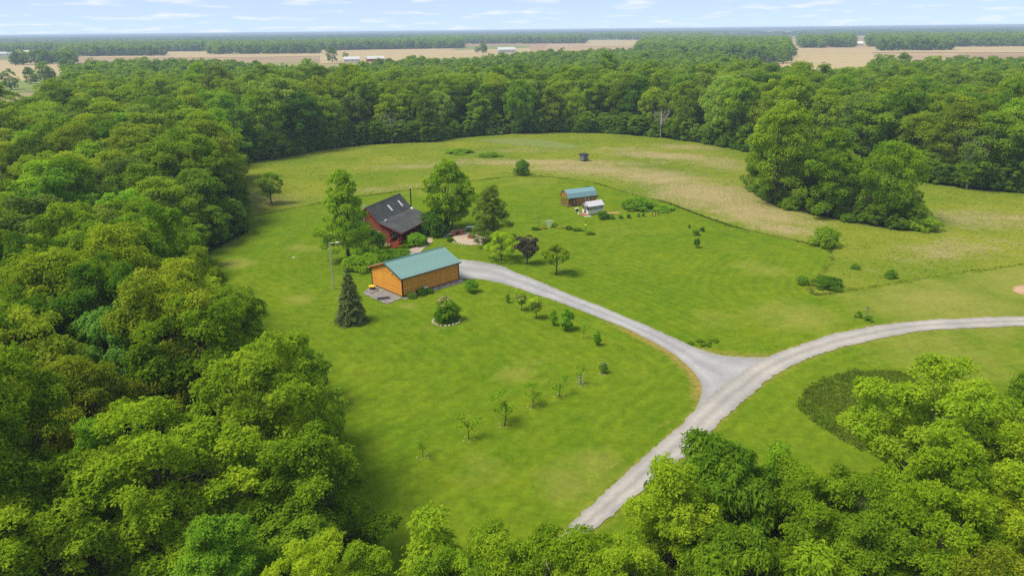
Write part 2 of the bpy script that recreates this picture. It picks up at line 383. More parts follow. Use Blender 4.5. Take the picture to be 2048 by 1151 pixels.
LEFT_EDGE = [(-79, 206.5), (-56.3, 146), (-59, 129), (-49.8, 106.2), (-37.4, 89.6), (-27.5, 77.1), (-19.0, 65.0), (-12.5, 46.6), (-11, 42.3), (-3, 38.5), (2.5, 37.5), (3.4, 20)]
CLUMP = [(62.0, 175.9), (63.5, 162.4), (69.8, 153.0), (75.1, 146.9), (80.7, 141.6), (86.5, 142), (91.0, 150), (93.0, 166), (88.0, 193.3), (75.8, 209.2)]
WEED = [(31.8, 69.3), (34.2, 73.3), (37.9, 76.4), (42.4, 78.3), (47.9, 78.0), (49.9, 72.3), (43.2, 62.4), (36.5, 58.7), (34.3, 61.6), (32.6, 65.6)]
LEFT_WOOD = LEFT_EDGE + [(-160, 12), (-230, 230), (-110, 205)]
BACK_WOOD = BACK + [(330, 240), (330, 400), (-330, 400), (-330, 210)]
LOW_WOOD = [(8.4, 36), (8.6, 43), (12, 46.5), (20, 46.5), (27, 54), (36, 57), (46, 56), (60, 55), (90, 56), (90, 12), (8, 12)]
MEADOW = MOW + [(165, 162)] + BACK[::-1] + [(-79, 206.5), (-62, 158)]
SAPLINGS = [(11.2, 78.4), (8.1, 75.4), (5.4, 72.5), (2.2, 70.0), (-1.0, 66.3), (-4.7, 63.6), (-9.1, 60.5)]

def dryness(x, y):
    """how ripe the grass is: ellipses of tan bunch grass"""
    d = 0
    for cx, cy, rx, ry, a, w in [(24, 214, 20, 9, -.35, .75), (42, 200, 15, 10, -.9, .8), (50, 178, 12, 16, .25, .85), (56, 158, 9, 13, .5, .8), (57, 145, 5, 9, .7, .7),
                                 (12, 226, 30, 5, -.1, .75), (52, 236, 18, 7, -.4, .75), (66, 222, 9, 14, .4, .5), (-28, 222, 16, 5, .1, .45), (6, 251, 20, 5, 0, .35),
                                 (84, 128, 14, 6, .4, .45), (104, 150, 14, 8, 0, .5), (62, 254, 10, 6, -.5, .6), (-62, 176, 8, 12, .5, .35), (-34, 188, 14, 4, .5, .35), (40, 250, 14, 6, 0, .45)]:
        c, s_ = math.cos(a), math.sin(a); u = (x - cx) * c + (y - cy) * s_; v = -(x - cx) * s_ + (y - cy) * c
        d = np.maximum(d, 1.32 * w * np.exp(-((u / rx) ** 2 + (v / ry) ** 2) * .7))
    return d
def lawn_dry(x, y):
    d = 0
    for cx, cy, r, w in [(0, 78, 4, .45), (2, 80, 7, .3), (42, 96, 8, .55), (66, 101, 16, .72), (86, 108, 16, .72), (56, 84, 13, .5), (5, 56, 4, .55), (8, 59, 4, .5), (-3, 58, 4, .35), (-51, 124, 4, .7), (-42, 133, 4, .5), (-37, 134, 4, .5),
                         (44, 118, 6, .45), (30, 95, 6, .35), (22, 142, 10, .3), (38, 70, 6, .3), (-34, 105, 3, .6), (-11, 93, 4, .3), (-12, 122.5, 1.0, .95), (-16.2, 101.6, 1.6, .6), (-60, 140, 8, .4), (-20, 185, 16, .35), (5, 196, 12, .4), (-26.5, 105.5, 1.6, .9)]:
        d = np.maximum(d, w * np.exp(-((x - cx) ** 2 + (y - cy) ** 2) / r ** 2))
    return d

# far-reaching base sheet
g = MB(); B = 24000
xs = [-B, -6000, -2000, -600, 0, 600, 2000, 6000, B]; ys = [-2000, -200, 0, 300, 900, 2500, 7000, B]
vs = [(x, y, -.12) for y in ys for x in xs]; nx = len(xs)
fs = [(j * nx + i, j * nx + i + 1, (j + 1) * nx + i + 1, (j + 1) * nx + i) for j in range(len(ys) - 1) for i in range(nx - 1)]
tag(g.add(vs, fs).build("ground", M['farmland']), "wide farmland plain of tan and green fields reaching the horizon", kind="structure")

# near sheet, one metre grid, split by what grows there
X0, X1, Y0, Y1 = -175, 178, 14, 345
gx, gy = np.meshgrid(np.arange(X0, X1 + 1.0), np.arange(Y0, Y1 + 1.0)); sh = gx.shape
fx, fy = gx.ravel(), gy.ravel()
A = {}
inw = in_poly(fx, fy, LEFT_WOOD) | in_poly(fx, fy, BACK_WOOD) | in_poly(fx, fy, CLUMP) | in_poly(fx, fy, LOW_WOOD)
def soft(poly, w):
    i = in_poly(fx, fy, poly); d = dist_line(fx, fy, list(poly) + [poly[0]]); return np.clip(.5 + np.where(i, d, -d) / (2 * w), 0, 1)
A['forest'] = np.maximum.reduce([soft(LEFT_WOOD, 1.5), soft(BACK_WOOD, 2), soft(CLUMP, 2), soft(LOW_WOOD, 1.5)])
A['meadow'] = np.maximum(soft(MEADOW, .7), soft(WEED, .6))
A['dry'] = np.where(soft(WEED, .6) > .3, -.8, np.where(A['meadow'] > .5, dryness(fx, fy), lawn_dry(fx, fy)))
dl, dr = dist_line(fx, fy, DRIVE_LO[:12]), np.minimum(dist_line(fx, fy, ROAD_L), dist_line(fx, fy, ROAD_R))
wear = np.maximum(.90 * np.exp(-(dl / 1.5) ** 2) * sstep(100, 90, fy) * sstep(66, 74, fy), .55 * np.exp(-(dr / .8) ** 2))
wear = np.maximum(wear, .6 * np.exp(-(dist_line(fx, fy, [(33, 83), (29, 83), (25.5, 84.6)]) / 1.4) ** 2))
wear = np.maximum(wear, .5 * np.exp(-(dist_line(fx, fy, [(6.0, 54.5), (12, 61.5), (17.5, 67.5)]) / .35) ** 2))
for (x, y) in SAPLINGS: wear = np.maximum(wear, .55 * np.exp(-((fx - x) ** 2 + (fy - y + .3) ** 2) / .8))
A['wear'] = wear
A['dist'] = np.minimum(np.minimum(dr, dist_line(fx, fy, MOW)), dist_line(fx, fy, DRIVE_HI)) + (fbm(fx, fy, 14) - .5) * 1.4
idx = np.arange(fx.size).reshape(sh)
quads = np.stack([idx[:-1, :-1], idx[:-1, 1:], idx[1:, 1:], idx[1:, :-1]], -1).reshape(-1, 4)
cx_, cy_ = fx[quads].mean(1), fy[quads].mean(1)
zone = np.zeros(len(quads), int)
zone[in_poly(cx_, cy_, MEADOW) | in_poly(cx_, cy_, WEED)] = 1
zone[in_poly(cx_, cy_, LEFT_WOOD) | in_poly(cx_, cy_, BACK_WOOD) | in_poly(cx_, cy_, CLUMP) | in_poly(cx_, cy_, LOW_WOOD)] = 2
V = np.stack([fx, fy, np.zeros_like(fx)], 1)
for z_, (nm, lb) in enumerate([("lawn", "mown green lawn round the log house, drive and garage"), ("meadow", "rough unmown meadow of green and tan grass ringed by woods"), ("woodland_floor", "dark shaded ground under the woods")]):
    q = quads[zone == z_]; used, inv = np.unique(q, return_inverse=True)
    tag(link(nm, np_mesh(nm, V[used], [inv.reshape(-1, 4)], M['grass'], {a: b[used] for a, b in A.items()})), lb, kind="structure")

# gravel surfaces
def strip(name, left, right, z, mat, label, na=8, step=.45, jag=.22, seed=1):
    r = np.random.default_rng(seed)
    a = resample(left, step); b = resample(right, step); n = max(len(a), len(b)); t = np.linspace(0, 1, n)
    a = np.stack([np.interp(t, np.linspace(0, 1, len(a)), a[:, i]) for i in (0, 1)], 1)
    b = np.stack([np.interp(t, np.linspace(0, 1, len(b)), b[:, i]) for i in (0, 1)], 1)
    d = (b - a); d /= np.maximum(np.hypot(*d.T), 1e-6)[:, None]
    wob = lambda s_: (r.random(n) - .5) * 1.4 * jag + (fbm(np.arange(n) * step, np.full(n, 7.0 * seed + s_), 4.0) - .5) * 2.6 * jag
    a = a + d * wob(0)[:, None]; b = b + d * wob(31)[:, None]
    w = np.linspace(0, 1, na + 1)
    P_ = a[:, None] * (1 - w[None, :, None]) + b[:, None] * w[None, :, None]
    vv = np.concatenate([P_.reshape(-1, 2), np.full((n * (na + 1), 1), z)], 1)
    ii = np.arange(n * (na + 1)).reshape(n, na + 1)
    q = np.stack([ii[:-1, :-1], ii[:-1, 1:], ii[1:, 1:], ii[1:, :-1]], -1).reshape(-1, 4)
    o = link(name, np_mesh(name, vv, [q], mat, {"across": np.tile(w * 2 - 1, n)}))
    return tag(o, label, kind="structure")
strip("driveway", DRIVE_LO, DRIVE_HI, .03, M['gravel_grey'], "pale grey gravel driveway curving from the road fork to the garage", seed=2)
strip("gravel_road", ROAD_L, ROAD_R, .055, M['gravel_tan'], "pale beige gravel road sweeping past the lawn to the right", seed=3)
strip("footpath", PATH_B, PATH_A, .06, M['gravel_path'], "curved pinkish paved path from the drive to the house porch", 5, .4, .05, 4)

# grass tufts of the meadow and along its mown rim
def tufts(name, x, y, h, w, tint, label, blades=4, seed=3, lean=.9):
    r = np.random.default_rng(seed); n = len(x); N = n * blades
    X = np.repeat(x, blades) + r.normal(0, .22, N); Y = np.repeat(y, blades) + r.normal(0, .22, N)
    Hh = np.repeat(h, blades) * r.uniform(.6, 1.25, N); W = np.repeat(w, blades) * r.uniform(.6, 1.3, N)
    th = r.uniform(0, math.pi, N); lx, ly = r.normal(0, lean, N) * Hh, r.normal(0, lean, N) * Hh
    v = np.empty((N, 3, 3)); c, s_ = np.cos(th) * W, np.sin(th) * W
    v[:, 0] = np.stack([X - c, Y - s_, np.full(N, -.02)], 1); v[:, 1] = np.stack([X + c, Y + s_, np.full(N, -.02)], 1)
    v[:, 2] = np.stack([X + lx, Y + ly, Hh], 1)
    tt = np.clip(np.repeat(np.repeat(tint, blades) + r.normal(0, .06, N), 3), 0, 1)
    me = np_mesh(name, v.reshape(-1, 3), [np.arange(N * 3).reshape(-1, 3)], M['tuft'], {"tint": tt}, smooth=True)
    return tag(link(name, me), label, "grass", kind="stuff")
r = np.random.default_rng(21)
x, y = r.uniform(-110, 165, 90000), r.uniform(100, 298, 90000)
ok = in_poly(x, y, MEADOW) & ~in_poly(x, y, CLUMP) & ~in_poly(x, y, BACK_WOOD) & ~in_poly(x, y, LEFT_WOOD) & (np.abs(x) < .78 * y + 6)
x, y = x[ok], y[ok]
dd = 1.1 * dryness(x, y) + (fbm(x, y, 9) - .5) * .8 + (fbm(x, y, 2.5) - .5) * .6
tint = np.where(dd > .42, .72 + .25 * sstep(.42, .7, dd), .22 + .30 * fbm(x + 50, y, 22) + .15 * (dd > .25))
hgt = .08 + .13 * fbm(x, y + 40, 6)
keep = (r.random(len(x)) < np.where(dd > .42, .7, .22)); x, y, hgt, tint, dd = x[keep], y[keep], hgt[keep], tint[keep], dd[keep]
tufts("meadow_grass", x, y, hgt, .10 + 0 * x, tint, "tall unmown grass of the meadow behind the lawn, green and tan", 4)
edge = resample(MOW, .14); nrm = np.gradient(edge, axis=0); nrm = np.stack([-nrm[:, 1], nrm[:, 0]], 1); nrm /= np.hypot(*nrm.T)[:, None]
rp = np.concatenate([edge + nrm * r.uniform(.05, .9, len(edge))[:, None] for _ in range(2)])
mask_ = ~in_poly(rp[:, 0], rp[:, 1], LEFT_WOOD) & ~((rp[:, 0] > 56) & (rp[:, 1] < 127) & (r.random(len(rp)) < .75)) 
rp = rp[mask_]
tufts("meadow_rim_grass", rp[:, 0], rp[:, 1], .06 + .30 * r.random(len(rp)) * sstep(.30, .62, fbm(rp[:, 0], rp[:, 1], 7)) * (.55 + .45 * (rp[:, 0] > 5)) * np.where((rp[:, 0] > 45) & (rp[:, 1] < 127), .5, 1), .10 + 0 * rp[:, 0], .16 + .28 * r.random(len(rp)), "dark green rim of tall grass along the edge of the mown lawn", 4, 5, .4)
x, y = r.uniform(31, 51, 5200), r.uniform(58, 79, 5200); ok = in_poly(x, y, WEED); x, y = x[ok], y[ok]
tufts("weed_patch", x, y, .10 + .22 * fbm(x, y, 4), .10 + 0 * x, .28 + .24 * fbm(x, y, 3), "oval patch of tall dark green weeds in the lawn beside the big tree", 6, 6)
# pale food plot near the far wood
fp = MB(); pl = [(-13, 276), (-6, 280), (2, 281), (10, 277), (16, 271), (23, 262), (26, 257), (21, 253), (13, 256), (6, 260), (-3, 266), (-9, 272)]
fp.add([(a, b, .03) for a, b in pl], [tuple(range(len(pl)))])
tag(fp.build("crop_plot", plain("pale_crop", (.155, .192, .050), .95, .05, .3, 1.5)), "pale grey green plot at the back of the meadow by the wood", kind="structure")

# ------------------------------------------------------------------ trees: leaf-built crowns on tapered trunks with limbs
def crown_leaves(r, R, zb, zt, ncl, rc, leaf, per, shape='dome', flat=.75, droop=.15, aspect=.5, lobes=.18, updir=.5, boughs=0, rb=2.0):
    """returns verts (N*4,3), tint (N*4), clump centres"""
    cs = []; ph = r.uniform(0, 6.28, 3); tries = 0
    mind = rc * .62 if boughs else rc * .72; bc = []
    def env(u, th):
        if shape == 'dome': e = math.sin(math.pi * min(1, .12 + .88 * u) ** 1.05) ** .55 if u < .93 else .35
        else: e = math.sin(math.pi * (.12 + .86 * u) ** .8) ** .8
        return e * (1 + lobes * math.sin(3 * th + ph[0] + 4 * u) + lobes * .6 * math.sin(5 * th + ph[1] - 7 * u))
    while len(bc) < boughs and tries < 4000:
        tries += 1; u = r.random() ** .8; th = r.uniform(0, 6.283); q = math.sqrt(r.uniform(.25, 1.0)); e = env(u, th) * max(.1, R - rb * .7)
        p = np.array([e * q * math.cos(th), e * q * math.sin(th), zb + (zt - zb) * u])
        if bc and min((p - c) @ (p - c) for c in bc) < (rb * 1.05) ** 2: continue
        bc.append(p)
    tries = 0
    while bc and len(cs) < ncl and tries < ncl * 60:
        tries += 1; b_ = bc[r.integers(len(bc))]; o_ = np.array([b_[0], b_[1], .8 * (b_[2] - zb)]); o_ /= max(1e-6, np.linalg.norm(o_))
        d_ = r.normal(0, 1, 3) + .7 * o_; d_[2] += .5; d_ /= np.linalg.norm(d_)
        p = b_ + d_ * rb * r.uniform(.45, 1.0) * np.array([1, 1, .85])
        if p[2] > zt + .4 or p[2] < zb or (cs and min((p - c) @ (p - c) for c in cs) < mind * mind): continue
        cs.append(p)
    while not bc and len(cs) < ncl and tries < ncl * 60:
        tries += 1
        u = r.random() ** (.75 if shape in ('dome', 'round') else 1.0); th = r.uniform(0, 2 * math.pi)
        if shape == 'dome': e = math.sin(math.pi * min(1, .12 + .88 * u) ** 1.05) ** .55 if u < .93 else .35
        elif shape == 'round': e = math.sqrt(max(.02, 1 - (2 * u - 1) ** 2))
        elif shape == 'cone': e = (1 - u) ** .75 * .95 + .05
        elif shape == 'vase': e = .15 + .85 * u ** .8 if u < .85 else .6
        elif shape == 'tall': e = math.sin(math.pi * (.12 + .86 * u) ** .8) ** .8
        else: e = math.sqrt(max(.02, 1 - u * u))          # mound
        e *= 1 + lobes * math.sin(3 * th + ph[0] + 4 * u) + lobes * .6 * math.sin(5 * th + ph[1] - 7 * u)
        q = math.sqrt(r.uniform(.18, 1.0)); p = np.array([R * e * q * math.cos(th), R * e * q * math.sin(th), zb + (zt - zb) * u])
        if cs and min((p - c) @ (p - c) for c in cs) < mind * mind: continue
        cs.append(p)
    cs = np.array(cs); n = len(cs); rad = rc * r.uniform(.7, 1.3, n)
    ax = np.stack([cs[:, 0], cs[:, 1], .6 * (cs[:, 2] - (zb + .4 * (zt - zb)))], 1)
    ax /= np.maximum(np.linalg.norm(ax, axis=1), 1e-6)[:, None]
    cnt = np.maximum(6, (per * (rad / rc) ** 2)).astype(int); ci = np.repeat(np.arange(n), cnt); N = len(ci)
    d = r.normal(0, 1, (N, 3)); d /= np.linalg.norm(d, axis=1)[:, None]
    d += .55 * ax[ci]; d[:, 2] += .35; d /= np.linalg.norm(d, axis=1)[:, None]
    # ragged sprays: several spokes per clump reach out further than the rest
    sp = r.random(N) ** .5
    rr = rad[ci] * (.50 + .55 * sp) * (1 + .28 * np.sin(d[:, 0] * 6 + ci) * np.sin(d[:, 1] * 6 + 2 * ci))
    pos = cs[ci] + d * rr[:, None] * np.array([1, 1, flat])
    nrm = .45 * d + r.normal(0, .42, (N, 3)); nrm[:, 2] += updir; nrm /= np.linalg.norm(nrm, axis=1)[:, None]
    a = d + r.normal(0, .5, (N, 3)); a[:, 2] -= droop * 2; a -= nrm * (a * nrm).sum(1)[:, None]; a /= np.maximum(np.linalg.norm(a, axis=1), 1e-6)[:, None]
    b = np.cross(nrm, a); L = leaf * r.uniform(.65, 1.35, N)[:, None]; w = L * aspect
    v = np.empty((N, 4, 3)); fold = nrm * L * .10
    v[:, 0] = pos - a * L * .5; v[:, 1] = pos + b * w * .5 + fold; v[:, 2] = pos + a * L * .5 - np.array([0, 0, 1]) * L * droop; v[:, 3] = pos - b * w * .5 + fold
    v[..., 2] = np.maximum(v[..., 2], .05)
    ct = r.normal(.5, .14, n); t = np.clip(ct[ci] + r.normal(0, .20, N), 0, 1)
    return v.reshape(-1, 3), np.repeat(t, 4), cs
def crown_mesh(name, r, mat, **k):
    v, t, cs = crown_leaves(r, **k)
    return np_mesh(name, v, [np.arange(len(v)).reshape(-1, 4)], mat, {"tint": t}), cs
def trunk_mb(r, H, rad, cs, nl=10, fork=.35, sides=7, lean=.03):
    m = MB(); z = [0, .12, .3, .55, .8]; off = np.cumsum(r.normal(0, lean, (5, 2)) * H * .4, 0); off[0] = 0
    pts = [(off[i, 0], off[i, 1], H * z[i]) for i in range(5)]
    m.tube(pts, [rad * 1.35, rad, rad * .82, rad * .5, rad * .15], sides)
    if len(cs):
        for i in r.permutation(len(cs))[:nl]:
            c = cs[i]; z0 = min(H * .6, max(H * fork * .6, c[2] * r.uniform(.45, .75))); f = z0 / H
            j = np.interp(f, z, range(5)); a = np.array([np.interp(f, z, off[:, 0]), np.interp(f, z, off[:, 1]), z0])
            mid = a * .5 + c * .5 + np.array([0, 0, -.06 * H * r.random()]); q = np.interp(f, z, [rad * 1.2, rad, rad * .82, rad * .5, rad * .15])
            m.tube([a, mid, a * .06 + c * .94], [q * .55, q * .36, q * .10], 4, False)
    return m
BARK_M = M['bark']
VAR = {}      # variant -> (crown mesh, trunk mesh, height, radius)
def variant(key, seed, H, R, zb, ncl, rc, leaf, per, shape='dome', mat='leaf', trunk=.3, nl=10, **k):
    r = np.random.default_rng(seed)
    cm, cs = crown_mesh("crown_" + key, r, M[mat], R=R - rc * .6, zb=zb + rc * .4, zt=H - rc * .55, ncl=ncl, rc=rc, leaf=leaf, per=per, shape=shape, **k)
    tm = trunk_mb(r, H * .95, trunk, cs, nl).mesh("trunk_" + key, BARK_M, True)
    VAR[key] = (cm, tm, H, R)
# near crowns
variant('n_broad1', 101, 16, 6.0, 2.0, 150, .95, .27, 330, 'dome', nl=34, boughs=30, rb=1.9, lobes=.25, droop=-.04, flat=.85)
variant('n_broad2', 102, 15, 5.6, 1.5, 140, .95, .27, 330, 'dome', nl=34, boughs=27, rb=1.8, lobes=.34, droop=-.04, flat=.85)
variant('n_broad3', 103, 17, 5.2, 1.5, 150, .92, .27, 320, 'tall', nl=34, boughs=33, rb=1.6, lobes=.32, droop=-.04, flat=.85)
variant('n_round', 104, 14, 4.8, 1.5, 120, .95, .25, 330, 'round', nl=16, flat=.9, updir=.4, lobes=.22)
variant('n_droop', 105, 13, 5.0, 2.5, 70, 1.15, .46, 330, 'dome', nl=12, droop=.26, aspect=.32, updir=.45)
variant('n_slim', 106, 11, 2.4, 1.5, 44, .80, .30, 260, 'cone', nl=8, droop=.3, aspect=.33, trunk=.18)
# middle distance
variant('m_broad1', 111, 18, 6.2, 1.5, 130, 1.15, .42, 130, 'dome', nl=16, lobes=.25, boughs=26, rb=2.1, droop=.02)
variant('m_broad2', 112, 18, 5.8, 1.5, 125, 1.20, .42, 130, 'dome', nl=16, lobes=.30, droop=.02)
variant('m_round', 113, 17, 6.0, 1.5, 130, 1.20, .42, 130, 'round', nl=8, flat=.9, lobes=.12)
variant('m_tall', 114, 20, 5.2, 1.5, 140, 1.05, .42, 115, 'tall', nl=16, lobes=.32, boughs=32, rb=1.7, droop=.02)
variant('m_open', 115, 18, 5.4, 4.5, 56, 1.40, .54, 115, 'dome', nl=22, lobes=.32)
variant('m_wide', 116, 17, 7.0, 1.5, 170, 1.20, .42, 135, 'dome', nl=16, lobes=.16, droop=.02)
# far away
for i in range(5):
    variant('f_%d' % i, 121 + i, 18, (5.6, 6.4, 5.0, 6.0, 5.2)[i], 1.5, 46, 1.75, 1.25, 34, ('dome', 'round', 'tall', 'dome', 'tall')[i], nl=0, lobes=.25, trunk=.35)
# shrubs
variant('s_low', 131, 2.6, 2.2, .1, 30, .62, .26, 110, 'mound', nl=4, trunk=.06)
variant('s_round', 132, 3.0, 1.6, .15, 30, .52, .22, 120, 'round', nl=5, trunk=.06)
variant('s_wide', 133, 5.0, 4.0, .2, 48, 1.0, .42, 110, 'mound', nl=5, trunk=.10)

def tree(name, key, loc, h, label, group=None, cat="tree", rad=None, tint=(1, 1, 1), rz=None, r=random):
    cm, tm, H, R = VAR[key]; s = h / H; sr = (rad / R) if rad else s * r.uniform(.92, 1.12)
    e = thing(name, label, cat, (loc[0], loc[1], 0), r.uniform(0, 6.28) if rz is None else rz, group, (sr, sr * r.uniform(.94, 1.06), s))
    c = link("crown", cm, e); c.color = (*tint, 1); link("trunk", tm, e)
    return e

T_BRIGHT, T_MID, T_DEEP, T_OLIVE, T_BLUE, T_YEL = (1.18, 1.14, 1.0), (1, 1, 1), (.70, .80, .95), (1.12, .92, 1.1), (.60, .85, 2.2), (1.2, 1.15, .9)
def ordinal(n):
    o = ["", "first", "second", "third", "fourth", "fifth", "sixth", "seventh", "eighth", "ninth", "tenth", "eleventh", "twelfth", "thirteenth", "fourteenth", "fifteenth", "sixteenth", "seventeenth", "eighteenth", "nineteenth"]
    te = {2: "twent", 3: "thirt", 4: "fort", 5: "fift", 6: "sixt", 7: "sevent", 8: "eight"}
    if n < 20: return o[n]
    return te[n // 10] + ("ieth" if n % 10 == 0 else "y-" + o[n % 10])

taken = []
def hero(key, loc, h, rad, tint, label, group=None, name="broadleaf_tree"):
    taken.append((loc[0], loc[1], rad)); return tree(name, key, loc, h, label, group, rad=rad, tint=tint)
# the wood on the left, its largest near crowns
hero('n_broad1', (-21.0, 52.8), 16.4, 6.6, T_MID, "big spreading tree whose crown leans furthest over the lawn, near wood")
hero('n_broad2', (-29.2, 60.0), 16.4, 6.2, T_MID, "tall tree at lawn edge of near wood, behind the largest spreading crown")
hero('n_round', (-38.3, 54.0), 14.0, 5.0, T_OLIVE, "olive green rounded tree standing clear in the near wood")
hero('n_slim', (-34.6, 49.8), 10.6, 2.7, (1.1, 1.3, 1.5), "slim bright mint green young tree in front of the olive round tree")
hero('n_broad1', (-25.8, 44.3), 14.8, 7.2, T_BRIGHT, "very wide bright green crown filling the near wood, bottom of the picture")
hero('n_broad3', (-15.0, 43.8), 13.0, 5.2, T_MID, "rounded green tree at lower corner of lawn, trunk half showing")
hero('n_droop', (-40.2, 65.0), 14.4, 4.4, T_BLUE, "blue green tree with drooping sprays inside the near wood")
hero('n_broad2', (-32.0, 36.6), 12.2, 5.2, T_BRIGHT, "bright light green crown in the extreme bottom left corner")
hero('n_broad3', (-19.0, 36.4), 11.0, 4.0, (.92, 1.08, 1.4), "fresh green tree in the dark gap at bottom of the near wood")
hero('n_broad2', (-48.5, 64.0), 16.0, 6.4, T_DEEP, "dark clumped tree behind the olive round tree")
hero('m_wide', (-70.5, 154.6), 21.0, 8.6, T_BRIGHT, "tall pale dome shaped tree at meadow corner of the wood on the left")
hero('m_round', (-64.0, 141.5), 14.0, 6.4, T_DEEP, "dark rounded tree at the tip of the wood facing the lone meadow tree")
hero('m_wide', (-66.5, 130.5), 15.0, 6.6, T_MID, "broad tree at wood edge between the dark rounded tree and the house lawn")
hero('n_broad3', (-40.5, 80.5), 14.0, 5.6, T_BRIGHT, "light green tree at the bulge of the wood opposite the spruce")
hero('n_broad2', (-33.6, 75.5), 12.4, 5.0, T_MID, "tree at wood edge nearest the dark conical spruce")
# trees along the bottom of the picture
LB = "young bright tree in the row along the bottom edge"
hero('n_broad2', (-13.0, 35.2), 9.8, 3.4, T_YEL, "yellow green treetop at bottom edge beside the dark gap in the wood")
hero('n_broad3', (-9.6, 35.4), 9.8, 3.0, T_BRIGHT, "second treetop from the dark gap along the bottom edge")
hero('n_slim', (-5.6, 37.2), 11.0, 3.4, T_BRIGHT, "feathery upright treetop highest along the bottom edge of the lawn")
hero('n_broad1', (-4.2, 34.6), 9.6, 3.2, (1.4, 1.35, 1.4), "pale apple green rounded treetop in front of the feathery upright one")
hero('n_round', (-1.4, 36.2), 9.9, 3.6, T_BRIGHT, "treetop at bottom edge just left of where the road vanishes")
hero('n_round', (3.6, 35.8), 10.4, 3.8, T_YEL, "bushy yellow green treetop covering the bottom end of the road")
hero('n_broad3', (10.6, 39.0), 13.2, 4.2, T_BRIGHT, "tall light green feathery tree beside the bottom of the road")
hero('n_droop', (14.4, 42.4), 12.6, 4.8, T_DEEP, "dark green tree with drooping leaves beside the gravel road")
hero('n_slim', (19.6, 44.6), 11.2, 2.3, (1.1, 1.2, 1.2), "narrow pointed tree standing alone between two bushy trees on the lawn edge")
hero('n_broad2', (20.4, 39.4), 12.0, 4.0, T_BRIGHT, "bushy light green tree just in front of the narrow pointed tree")
hero('n_broad1', (23.6, 38.2), 12.4, 4.2, T_MID, "green tree between the narrow pointed tree and the big open crowned tree")
hero('n_broad1', (33.6, 49.2), 14.8, 6.2, (1.1, 1.12, 1.0), "large open crowned tree with visible dark limbs beside the weed patch")
hero('n_round', (42.6, 51.0), 13.0, 4.6, T_DEEP, "dark tree at right edge behind the large open crowned tree")
hero('n_broad3', (29.6, 40.6), 13.8, 4.4, T_YEL, "yellow tipped tree in front of the large open crowned tree")
hero('n_broad2', (26.2, 35.4), 13.8, 4.4, T_YEL, "brightest yellow tipped tree in the lower right thicket")
hero('n_broad3', (33.6, 37.6), 13.6, 4.4, T_YEL, "yellow tipped tree at the right edge of the lower thicket")
hero('n_broad1', (38.4, 44.0), 13.0, 4.6, T_BRIGHT, "bright tree at right edge below the dark one")
hero('n_droop', (13.6, 34.8), 11.6, 3.8, T_MID, "shaded tree in front of the dark drooping one, bottom edge")
hero('n_broad2', (6.6, 34.0), 10.8, 3.5, T_BRIGHT, "treetop at bottom edge just right of the road end")
hero('n_broad3', (21.4, 34.0), 12.4, 3.8, T_MID, "green treetop at bottom edge below the bushy light green tree")
hero('n_slim', (17.4, 32.8), 11.6, 3.2, T_BRIGHT, "feathery treetop at bottom edge in the right hand thicket")
hero('n_broad1', (26.8, 30.6), 12.4, 3.6, T_OLIVE, "olive treetop at the bottom edge near the right corner")
# the island of trees in the meadow
hero('m_broad1', (63.6, 166.0), 23.5, 8.2, T_MID, "tallest tree of the island of trees in the meadow")
hero('m_tall', (71.0, 154.0), 19.5, 5.6, (1.1, 1.12, 1), "middle tree of the island in the meadow, taller than wide")
hero('m_round', (81.0, 148.5), 17.0, 7.0, (1.22, 1.2, 1), "rounded pale tree at the right end of the island in the meadow")
for q, (x_, y_, h_, r_) in enumerate([(80, 165, 11, 5), (74, 172, 13, 5.5), (84, 178, 11, 5), (66, 182, 14, 6), (78, 190, 12, 5.5), (73, 199, 12, 5.5)]):
    hero(('m_broad1', 'm_broad2', 'm_round')[q % 3], (x_, y_), h_, r_, (T_MID, T_DEEP)[q % 2], ("first", "second", "third", "fourth", "fifth", "sixth")[q] + " tree behind the front three in the meadow island, counted front to back", "trees at the back of the meadow island")

# the rest of the woods
def darts(poly, sp, n, r, box, extra=None):
    pts = []; grid = {}
    xs_, ys_ = r.uniform(box[0], box[1], n), r.uniform(box[2], box[3], n); ok_ = in_poly(xs_, ys_, poly) & (np.abs(xs_) < .80 * ys_ + 14)
    for a, b in zip(xs_[ok_], ys_[ok_]):
        c = (int(a // sp), int(b // sp)); bad = False
        for i in (-1, 0, 1):
            for j in (-1, 0, 1):
                for p in grid.get((c[0] + i, c[1] + j), ()):
                    if (p[0] - a) ** 2 + (p[1] - b) ** 2 < sp * sp: bad = True
        if bad or (extra and not extra(a, b)): continue
        grid.setdefault(c, []).append((a, b)); pts.append((a, b))
    return pts
rf = np.random.default_rng(5)
inset = lambda line, d: (lambda a, b: float(dist_line(np.array([a]), np.array([b]), line)[0]) > d)
clear = lambda a, b: all((a - t[0]) ** 2 + (b - t[1]) ** 2 > (.62 * t[2] + 2.6) ** 2 for t in taken)
left_in = inset(LEFT_EDGE, 4.6); back_in = inset(BACK, 2.5)
left_pts = darts(LEFT_WOOD, 6.9, 9000, rf, (-190, -6, 24, 226), lambda a, b: left_in(a, b) and clear(a, b) and not (b < 41 and a > -38))
FAR_BOUND = [(-190, 262), (-186, 285), (-190, 305), (-215, 360), (-390, 650), (-420, 740), (-330, 760), (-260, 700), (-163, 568), (-123, 563), (-109, 700), (-60, 720), (-10, 770), (52, 900), (128, 980), (184, 930), (213, 800), (187, 570), (182, 473), (196, 452), (222, 460), (280, 560), (312, 580), (355, 588), (409, 580), (437, 560), (640, 500)]
BACK_ALL = BACK + [(240, 150), (520, 190), (640, 300)] + FAR_BOUND[::-1] + [(-190, 225)]
back_pts = darts(BACK_ALL, 8.2, 90000, rf, (-430, 640, 160, 985), back_in)
MEAD_C = np.array([10, 235])
allp = []
